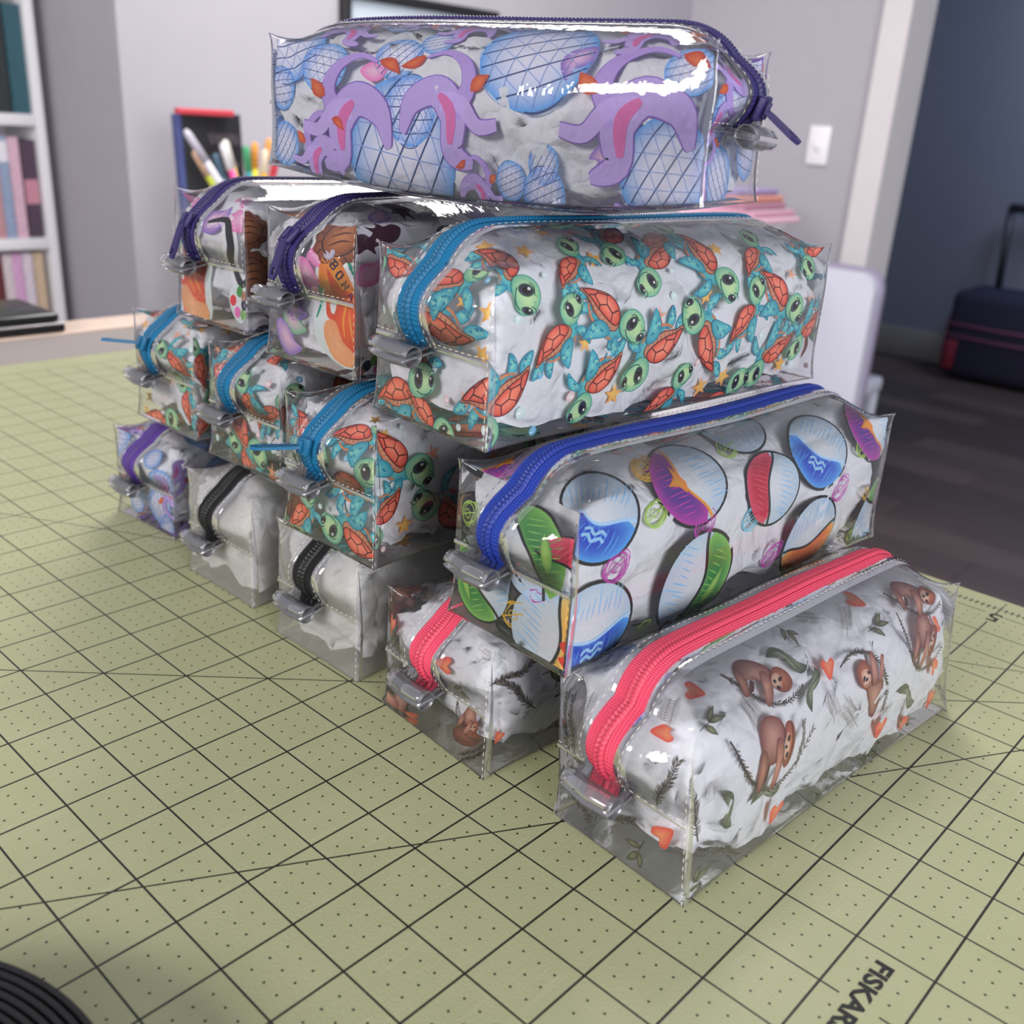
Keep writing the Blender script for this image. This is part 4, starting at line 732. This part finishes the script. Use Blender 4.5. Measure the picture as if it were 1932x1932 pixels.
def shell_mesh(b):
    def lin(n): t = np.linspace(-1, 1, n); return np.sign(t)*(1-(1-np.abs(t))**1.25)
    nx, ny, nz = 25, 61, 25; X, Y, Z = lin(nx), lin(ny), lin(nz); V, F, off = [], [], 0
    for ax, (A, B) in ((0, (Y, Z)), (1, (X, Z)), (2, (X, Y))):
        for sg_ in (-1, 1):
            a, c = np.meshgrid(A, B, indexing='ij'); o = np.full_like(a, sg_)
            p = np.stack({0: (o, a, c), 1: (a, o, c), 2: (a, c, o)}[ax], -1).reshape(-1, 3); f = gridfaces(len(A), len(B), off)
            if (sg_ > 0) == (ax == 1): f = f[:, ::-1]
            V.append(p); F.append(f); off += len(p)
    V, F = np.concatenate(V), np.concatenate(F)
    key = np.round(V*1e4).astype(int); u, first, inv = np.unique(key, axis=0, return_index=True, return_inverse=True)
    return mesh('film', b.D(V[first]), inv.ravel()[F], True)
def tissue_mesh(b, seed, low=.34):
    r = np.random.RandomState(seed)
    def tri(x): return np.abs((x % 2)-1)*2-1
    X, F, off = [], [], 0
    nx, ny, nz = 17, 48, 17
    for ax, (A, B) in ((0, (ny, nz)), (1, (nx, nz)), (2, (nx, ny))):
        for sg_ in (-1, 1):
            a, c = np.meshgrid(np.linspace(-1, 1, A), np.linspace(-1, 1, B), indexing='ij')
            o = np.full_like(a, sg_); p = np.stack({0: (o, a, c), 1: (a, o, c), 2: (a, c, o)}[ax], -1).reshape(-1, 3); X.append(p)
            q = gridfaces(A, B, off); F += [np.concatenate([q[:, [0, 1, 2]], q[:, [0, 2, 3]]])]; off += len(p)
    P = np.concatenate(X); F = np.concatenate(F)
    key = np.round(P*1e4).astype(int); u, first, inv = np.unique(key, axis=0, return_index=True, return_inverse=True); P = P[first]; F = inv.ravel()[F]
    P = P+r.normal(size=P.shape)*np.array([.035, .014, .035])*(np.abs(P) < .99)
    q = P*np.array([b.hx, b.hy, b.hz]); d = np.zeros(len(q))
    for k in range(14):
        w = r.normal(size=3); w /= np.linalg.norm(w); fr = r.uniform(.4, 2.4); d += tri(q@w*fr+r.uniform(0, 2))*.036/(.5+.5*fr)
    k = .978-np.clip(np.abs(d)*1.25, 0, .16)-.02*r.rand(len(P)); sq = np.clip(P, -1, 1).copy(); ap = np.abs(sq)
    e = (ap[:, 0]*ap[:, 2])**3+(ap[:, 1]**6*ap[:, 2]**3)+(ap[:, 0]**3*ap[:, 1]**6)
    PP = P*k[:, None]*(1-.022*np.clip(e, 0, 2))[:, None]; PP[:, 1] = P[:, 1]*(.982-np.abs(d)*.35)*(1-.02*np.clip(e, 0, 2))
    w = b.D(PP); bot = np.clip(-P[:, 2], 0, 1); endf = np.clip((np.abs(P[:, 1])-.72)/.28, 0, 1)
    w[:, 2] += bot*(.03+low*endf+.18*endf*np.maximum(0, tri(q[:, 0]*.7+seed)))
    return mesh('tissue_paper', w, F)
def print_mesh(b, items):
    V, T, Cc, off = [], [], [], 0
    for kind, sheet, u, v, ang, sc in items:
        mv, mt, mc, ml = motif(kind); c, s_ = math.cos(ang), math.sin(ang)
        x = u+sc*(mv[:, 0]*c-mv[:, 1]*s_); y = v+sc*(mv[:, 0]*s_+mv[:, 1]*c)
        if sheet == 't':
            S_ = np.clip(x, .02, b.L-.02); cc = -y; P = b.W+b.H; gap = .36
            cc = np.clip(cc, gap, P) if -v > 0 else np.clip(cc, -P, -gap)
            p = b.tube(S_, cc)
        elif sheet == 'e': p = b.end(np.clip(x, -b.W/2+.02, b.W/2-.02), np.clip(y, .02, b.H-.02))
        else: p = b.end(-np.clip(x, -b.W/2+.02, b.W/2-.02), np.clip(y, .02, b.H-.02), 1)
        ins = .052-.0052*ml; d = b.D(p*(1-ins[:, None]/np.array([b.hx, b.hy, b.hz])))
        a, e2 = d[mt[:, 1]]-d[mt[:, 0]], d[mt[:, 2]]-d[mt[:, 0]]; ok = np.linalg.norm(np.cross(a, e2), axis=1) > 1e-7
        V.append(d); T.append(mt[ok]+off); Cc.append(mc); off += len(d)
    return mesh('print', np.concatenate(V), np.concatenate(T), False, np.concatenate(Cc))
def scatter(b, kinds, seed, placed, spacing, sizes, small=None, nsmall=0):
    """fill the rest of the cloth with the same motifs, keeping clear of the ones already set"""
    r = np.random.RandomState(seed); out = list(placed); P = b.W+b.H
    pts = {'t': [(q[2], q[3]) for q in placed if q[1] == 't'], 'e': [(q[2], q[3]) for q in placed if q[1] == 'e'], 'r': []}
    def go(kinds, spacing, n, sizes):
        for _ in range(n):
            sh = r.choice(['t', 't', 't', 't', 'e', 'r']); u, v = (r.uniform(.1, b.L-.1), r.uniform(-P, P)) if sh == 't' else (r.uniform(-b.W/2, b.W/2), r.uniform(.1, b.H-.1))
            if sh == 't' and abs(v) < .45: continue
            if sh == 'e' and abs(u) < .30 and v > b.H*.45: continue
            if any((u-a)**2+(v-c)**2 < spacing**2 for a, c in pts[sh]): continue
            pts[sh].append((u, v)); out.append((kinds[r.randint(len(kinds))], sh, u, v, r.uniform(0, 6.28), r.uniform(*sizes)))
    go(kinds, spacing, 2200, sizes)
    if small: go(small, spacing*.34, nsmall, (.7, 1.2))
    return out
def zip_path(b, z0=-.08, n=170, x0=0., xf=0.):
    """box points along the zipper: up the front end, over the top, down the rear end"""
    def seg(a, c, k): t = np.linspace(0, 1, k)[:, None]; return np.array(a)*(1-t)+np.array(c)*t
    k1 = int(n*.12); p = np.vstack([seg((xf, -1, z0), (x0, -1, 1), k1)[:-1], seg((x0, -1, 1), (x0, 1, 1), n-2*k1)[:-1], seg((x0, 1, 1), (x0, 1, z0), k1)])
    return p
def ribbon(b, path, xs, lifts, name, m, parent, sm=True):
    """a strip that follows the zipper path; xs offsets (inches) across, lifts (inches) out of the surface (array n x m or m)"""
    w = b.D(path); t = np.gradient(w, axis=0); t /= np.linalg.norm(t, axis=1)[:, None]
    e = np.zeros_like(path); e[:, 0] = .02; u = b.D(path+e)-b.D(path-e); u /= np.linalg.norm(u, axis=1)[:, None]
    nn = np.cross(u, t); nn /= np.linalg.norm(nn, axis=1)[:, None]
    # centre line normal must point out of the bag
    c = np.array([0, 0, b.hz]); s_ = np.sign(((w-c)*nn).sum(1)); s_[s_ == 0] = 1; nn *= s_[:, None]
    L = np.broadcast_to(lifts, (len(path), len(xs))); V = []
    for j, x in enumerate(xs):
        p = path.copy(); p[:, 0] += x/b.hx; V.append(b.D(p)+nn*L[:, j][:, None])
    V = np.stack(V, 1).reshape(-1, 3); return link(name, mesh(name, V, gridfaces(len(path), len(xs)), sm), parent, m), (w, t, u, nn)
def stitch_quads(P, N, width=.013, dash=.075, gap=.05):
    """dash quads along a polyline P with normals N"""
    seg = np.linalg.norm(np.diff(P, axis=0), axis=1); cum = np.r_[0, np.cumsum(seg)]; V, F = [], []
    def at(s_):
        i = min(np.searchsorted(cum, s_, 'right')-1, len(P)-2); k = (s_-cum[i])/max(seg[i], 1e-9); return P[i]*(1-k)+P[i+1]*k, N[i]
    s_ = .02
    while s_+dash < cum[-1]:
        (a, n1), (c, n2) = at(s_), at(s_+dash); t = c-a; t /= np.linalg.norm(t)+1e-9; u = np.cross(n1, t)*width/2; k = len(V); mid = (a+c)/2+n1*.006
        V += [a-u*.4, a+u*.4, mid-u+n1*0, mid+u, c-u*.4, c+u*.4, mid+n1*.006]; F += [(k, k+1, k+6), (k+1, k+3, k+6), (k+3, k+5, k+6), (k+5, k+4, k+6), (k+4, k+2, k+6), (k+2, k, k+6)]; s_ += dash+gap
    return V, F
def pouch(name, style, label, zipc, film=M_FILM, items=None, thread=M_THREAD, slider=None, zx=(0., 0.), tissue_low=.08, loop=None):
    b, Rz, T = bag_world(name); yaw = math.radians(BAGS[name][6])
    root = empty('vinyl_pouch', tuple(T), yaw); tag(root, label, 'pouch', 'clear vinyl pouches in the pyramid')
    link('film', shell_mesh(b), root, film)
    link('tissue_paper', tissue_mesh(b, b.seed, tissue_low), root, M_TISSUE)
    if items: link('print', print_mesh(b, items), root, M_INK)
    path = zip_path(b, x0=zx[1], xf=zx[0]); wz = .27
    _, (w, t, u, nn) = ribbon(b, path, np.linspace(-wz, wz, 9), .022+.0*np.zeros(9), 'zipper_tape', M_ZIP[zipc], root)
    # coil: two rows of ridges either side of a groove
    n = len(path); fine = np.stack([np.interp(np.linspace(0, n-1, 4*n), np.arange(n), path[:, k]) for k in range(3)], 1)
    ph = np.arange(len(fine)) % 4; saw = np.array([0, .016, .02, .004])[ph]; prof = np.array([0, 1, 1, .15, 1, 1, 0]); lift = .03+saw[:, None]*prof[None]+.035*prof[None]*np.array([0, .8, 1, .3, 1, .8, 0])
    ribbon(b, fine, np.array([-.085, -.07, -.03, 0, .03, .07, .085]), lift, 'zipper_teeth', M_COIL[zipc], root, False)
    fl = np.array([.012, .035, .03, .012])
    for sg_ in (-1, 1):
        ribbon(b, path, sg_*np.array([.24, .26, .42, .46]), fl, 'zipper_flap', M_FILM2, root)
    V, F = [], []
    def addst(P, N):
        v, f = stitch_quads(P, N); k = len(V); V.extend(v); F.extend([tuple(i+k for i in q) for q in f])
    for x in (-.36, .36):
        p = path.copy(); p[:, 0] += x/b.hx; addst(b.D(p)+nn*.04, nn)
    # seams: one down each upright corner, one across each end under the zipper
    for sx in (-1, 1):
        for sy in (-1, 1):
            z = np.linspace(-1, .80, 30); o = np.ones(30); wid = .13/b.hy*(1-((z+1)/1.8)**3)
            cols = [b.D(np.stack([sx*o, sy*(1-wid*k)*o, z], 1))+np.array([sx, 0, 0])*l for k, l in ((0, .003), (.25, .010), (.85, .009), (1, .002))]
            link('corner_seam', mesh('corner_seam', np.stack(cols, 1).reshape(-1, 3), gridfaces(30, 4), True), root, M_FILM2)
            if sx > 0 > sy: addst(b.D(np.stack([sx*(1-.03/b.hx)*o, sy*o, z], 1))+np.array([sx*.02, sy*.02, 0]), np.tile([0, float(sy), 0], (30, 1)))
    for sy in (-1, 1):
        x = np.linspace(-1, 1, 33); o = np.ones(33); cols = []
        for dz, out_ in ((-.10, .0), (-.06, .012), (-.075, .03), (-.11, .036), (-.125, .024), (-.12, .004)):
            cols.append(b.D(np.stack([x, sy*o, o*dz], 1))+np.array([0, sy*out_, 0]))
        link('end_seam', mesh('end_seam', np.stack(cols, 1).reshape(-1, 3), gridfaces(33, len(cols)), True), root, M_FILM2)
        addst(b.D(np.stack([x, sy*o, o*-.03], 1))+np.array([0, sy*.025, 0]), np.tile([0, float(sy), 0], (33, 1)))
    link('stitching', mesh('stitching', V, F), root, thread)['kind'] = 'stuff'
    # finger loops of rolled film at each end
    for sy in (-1, 1):
        if loop == 'front' and sy > 0: continue
        a = np.linspace(np.pi*.93, -np.pi*.93, 19); x0 = zx[0]*b.hx-.12; base = b.D(np.array([[zx[0], sy, -.10]]))[0]
        prof = np.stack([sy*(.40+.17*-np.cos(a)*1.0)*1.0, .15*np.sin(a)-.04], 1); prof = np.vstack([[0, .04], prof, [0, -.05]]); xs = np.linspace(x0-.42, x0+.46, 9); V2 = []
        for j, x in enumerate(xs):
            k = 1-.10*abs(j-4)/4; q = np.stack([np.full(len(prof), x), base[1]+prof[:, 0]*k, base[2]+prof[:, 1]*1.1*k-.10*np.abs(prof[:, 0])-.03*(j-4)/4*np.abs(prof[:, 0])], 1); V2.append(q)
        V2 = np.stack(V2, 0).reshape(-1, 3); lo = link('loop_tab', mesh('loop_tab', V2, gridfaces(9, len(prof)), True), root, M_LOOP)
        md = lo.modifiers.new('thickness', 'SOLIDIFY'); md.thickness = .014*S
    # slider and pull
    f, pdir, plen = slider or (.985, (0, .8, -.6), .7); i = int(f*(n-1)); o, T_, U, N_ = w[i], t[i], u[i], nn[i]
    X3 = np.stack([U, T_, N_])    # rows: across, along, out
    def rb(lo, hi, nm, m, parent, basis=X3, org=o, bev=.03):
        q = box(nm, lo, hi, m, parent, bev); co = np.empty(len(q.data.vertices)*3, 'f'); q.data.vertices.foreach_get('co', co); co = co.reshape(-1, 3)@basis+org*S; q.data.vertices.foreach_set('co', co.astype('f').ravel()); q.data.update(); return q
    sl = rb((-.15, -.16, .045), (.15, .16, .14), 'zipper_slider', M_COIL[zipc], root); rb((-.04, -.11, .13), (.04, .11, .20), 'pull_bridge', M_COIL[zipc], sl, bev=.015)
    pd = np.array(pdir, float); pd /= np.linalg.norm(pd); side = U-pd*(U@pd); side /= np.linalg.norm(side); outv = np.cross(side, pd); org = o+N_*.16
    pb = np.stack([side, pd, outv]); V3_, F3 = [], []
    prof = [(-.06, .0), (.06, .0), (.085, .12), (.10, plen-.12), (.06, plen), (-.06, plen), (-.10, plen-.12), (-.085, .12)]; hole = [(-.035, plen-.20), (.035, plen-.20), (.045, plen-.16), (.04, plen-.10), (.02, plen-.08), (-.02, plen-.08), (-.04, plen-.10), (-.045, plen-.16)]
    for z in (-.025, .025): V3_ += [(x, y, z) for x, y in prof]+[(x, y, z) for x, y in hole]
    m8 = [0, 1, 2, 3, 4, 5, 6, 7]
    for zz in (0, 16):
        for k in range(8):
            k2 = (k+1) % 8; q = (zz+k, zz+k2, zz+8+k2, zz+8+k); F3.append(q if zz else q[::-1])
    for k in range(8): k2 = (k+1) % 8; F3 += [(k, k2, 16+k2, 16+k), (8+k2, 8+k, 24+k, 24+k2)]
    link('pull_tab', mesh('pull_tab', np.array(V3_)@pb+org, F3), sl, M_COIL[zipc])
    return root
# ---------------------------------------------------------------- the pyramid of pouches, bottom row first
def B(n): return bag_world(n)[0]
def P_(n, kinds, seed, sp, sizes, small=None, ns=0): return scatter(B(n), kinds, seed, PLACED.get(n, []), sp, sizes, small, ns)
TUR = (['turtle', 'turtle2'], (1.0, 1.2), ['bub', 'bubp', 'bubb', 'bub', 'star', 'star2'])
def tur(n, seed): return P_(n, TUR[0], seed, 1.3, TUR[1], TUR[2], 1600)
SLO = ['sloth0', 'sloth1', 'sloth2', 'spray', 'curl', 'sprig']
def slo(n, seed): return P_(n, ['sloth0', 'sloth1', 'sloth2'], seed, 1.5, (1.0, 1.2), ['heart', 'sprig', 'feather', 'curl', 'spray', 'feather', 'spray'], 150)
def slo5(n, seed): return [q for q in slo(n, seed) if not (q[0].startswith('sloth') and (q[1] == 'e' or q[2] < .9 or q[3] > 0))]
BAL = ['ball_'+c for c in ('blue', 'purple', 'red', 'green', 'yellow', 'orange')]
def bal(n, seed): return P_(n, BAL, seed, 1.75, (1.4, 1.55), ['ring_m', 'ring_y', 'ring_g', 'ring_c'], 60)
def lav(n, seed): return P_(n, ['swirl', 'swirl2', 'lat', 'lat2'], seed, 1.25, (.8, 1.3), ['lat', 'lat2', 'wash', 'washp', 'washp'], 90)
def des(n, seed): return [q for q in des_(n, seed) if q in PLACED[n] or q[1] != 'e']
def des_(n, seed): return P_(n, ['mug', 'cookie', 'card', 'dots', 'plum', 'splat'], seed, 1.25, (.85, 1.1), ['wash', 'washp', 'washg', 'ribbon', 'splat', 'dots'], 160)
pouch('A1', 'lavender', 'purple and blue printed pouch with a purple zipper, far left of the bottom row', 'purple', items=lav('A1', 21), zx=(-.15, 0))
pouch('A2', 'plain', 'unprinted frosted clear pouch with a black zipper, beside the purple printed one', 'black', film=M_HOLO, zx=(-.15, 0))
pouch('A3', 'plain', 'unprinted frosted clear pouch with a black zipper, beside the inner sloth pouch', 'black', film=M_HOLO, zx=(-.1, 0))
pouch('A4', 'sloth', 'sloth printed pouch with a coral zipper, tucked under the ball print pouch', 'coral', items=slo('A4', 24), zx=(-.05, 0), tissue_low=.36)
pouch('A5', 'sloth', 'sloth printed pouch with a coral zipper, nearest at the bottom right', 'coral', items=slo5('A5', 25), zx=(-.15, 0), tissue_low=.42)
pouch('B1', 'turtle', 'turtle printed pouch with a blue pull sticking out, leftmost in the second row', 'teal', items=tur('B1', 31), slider=(.055, (-.5, -.85, .1), .75), zx=(-.3, -.1))
pouch('B2', 'turtle', 'turtle printed pouch in the middle of the three small second row ends', 'teal', items=tur('B2', 32), zx=(-.3, -.1))
pouch('B3', 'turtle', 'turtle printed pouch with a blue pull tab, directly left of the ball print pouch', 'teal', items=tur('B3', 33), slider=(.05, (-.55, -.82, .0), .8), zx=(-.25, -.05))
pouch('B4', 'ball', 'ball printed pouch with a royal blue zipper in the second row', 'blue', items=bal('B4', 34), thread=M_THREADK, zx=(-.25, -.05))
pouch('C1', 'sweets', 'orange and brown printed pouch with a dark purple zipper, leftmost in the third row', 'plum', items=des('C1', 41), slider=(.06, (-.12, -.35, -1), .8), zx=(-.35, -.1))
pouch('C2', 'sweets', 'mug and biscuit printed pouch with a dark purple zipper, left of the large turtle pouch', 'plum', items=des('C2', 42), slider=(.075, (-.12, -.35, -1), .8), zx=(-.35, -.1))
pouch('C3', 'turtle', 'large turtle printed pouch with a blue zipper, front of the third row', 'teal', items=tur('C3', 43), zx=(-.2, -.1))
pouch('D1', 'lavender', 'lavender and blue ball printed pouch lying crosswise on top of the pyramid', 'plum', items=lav('D1', 51), slider=(.035, (.1, -.85, -.65), .62), zx=(-.05, 0), loop='front')
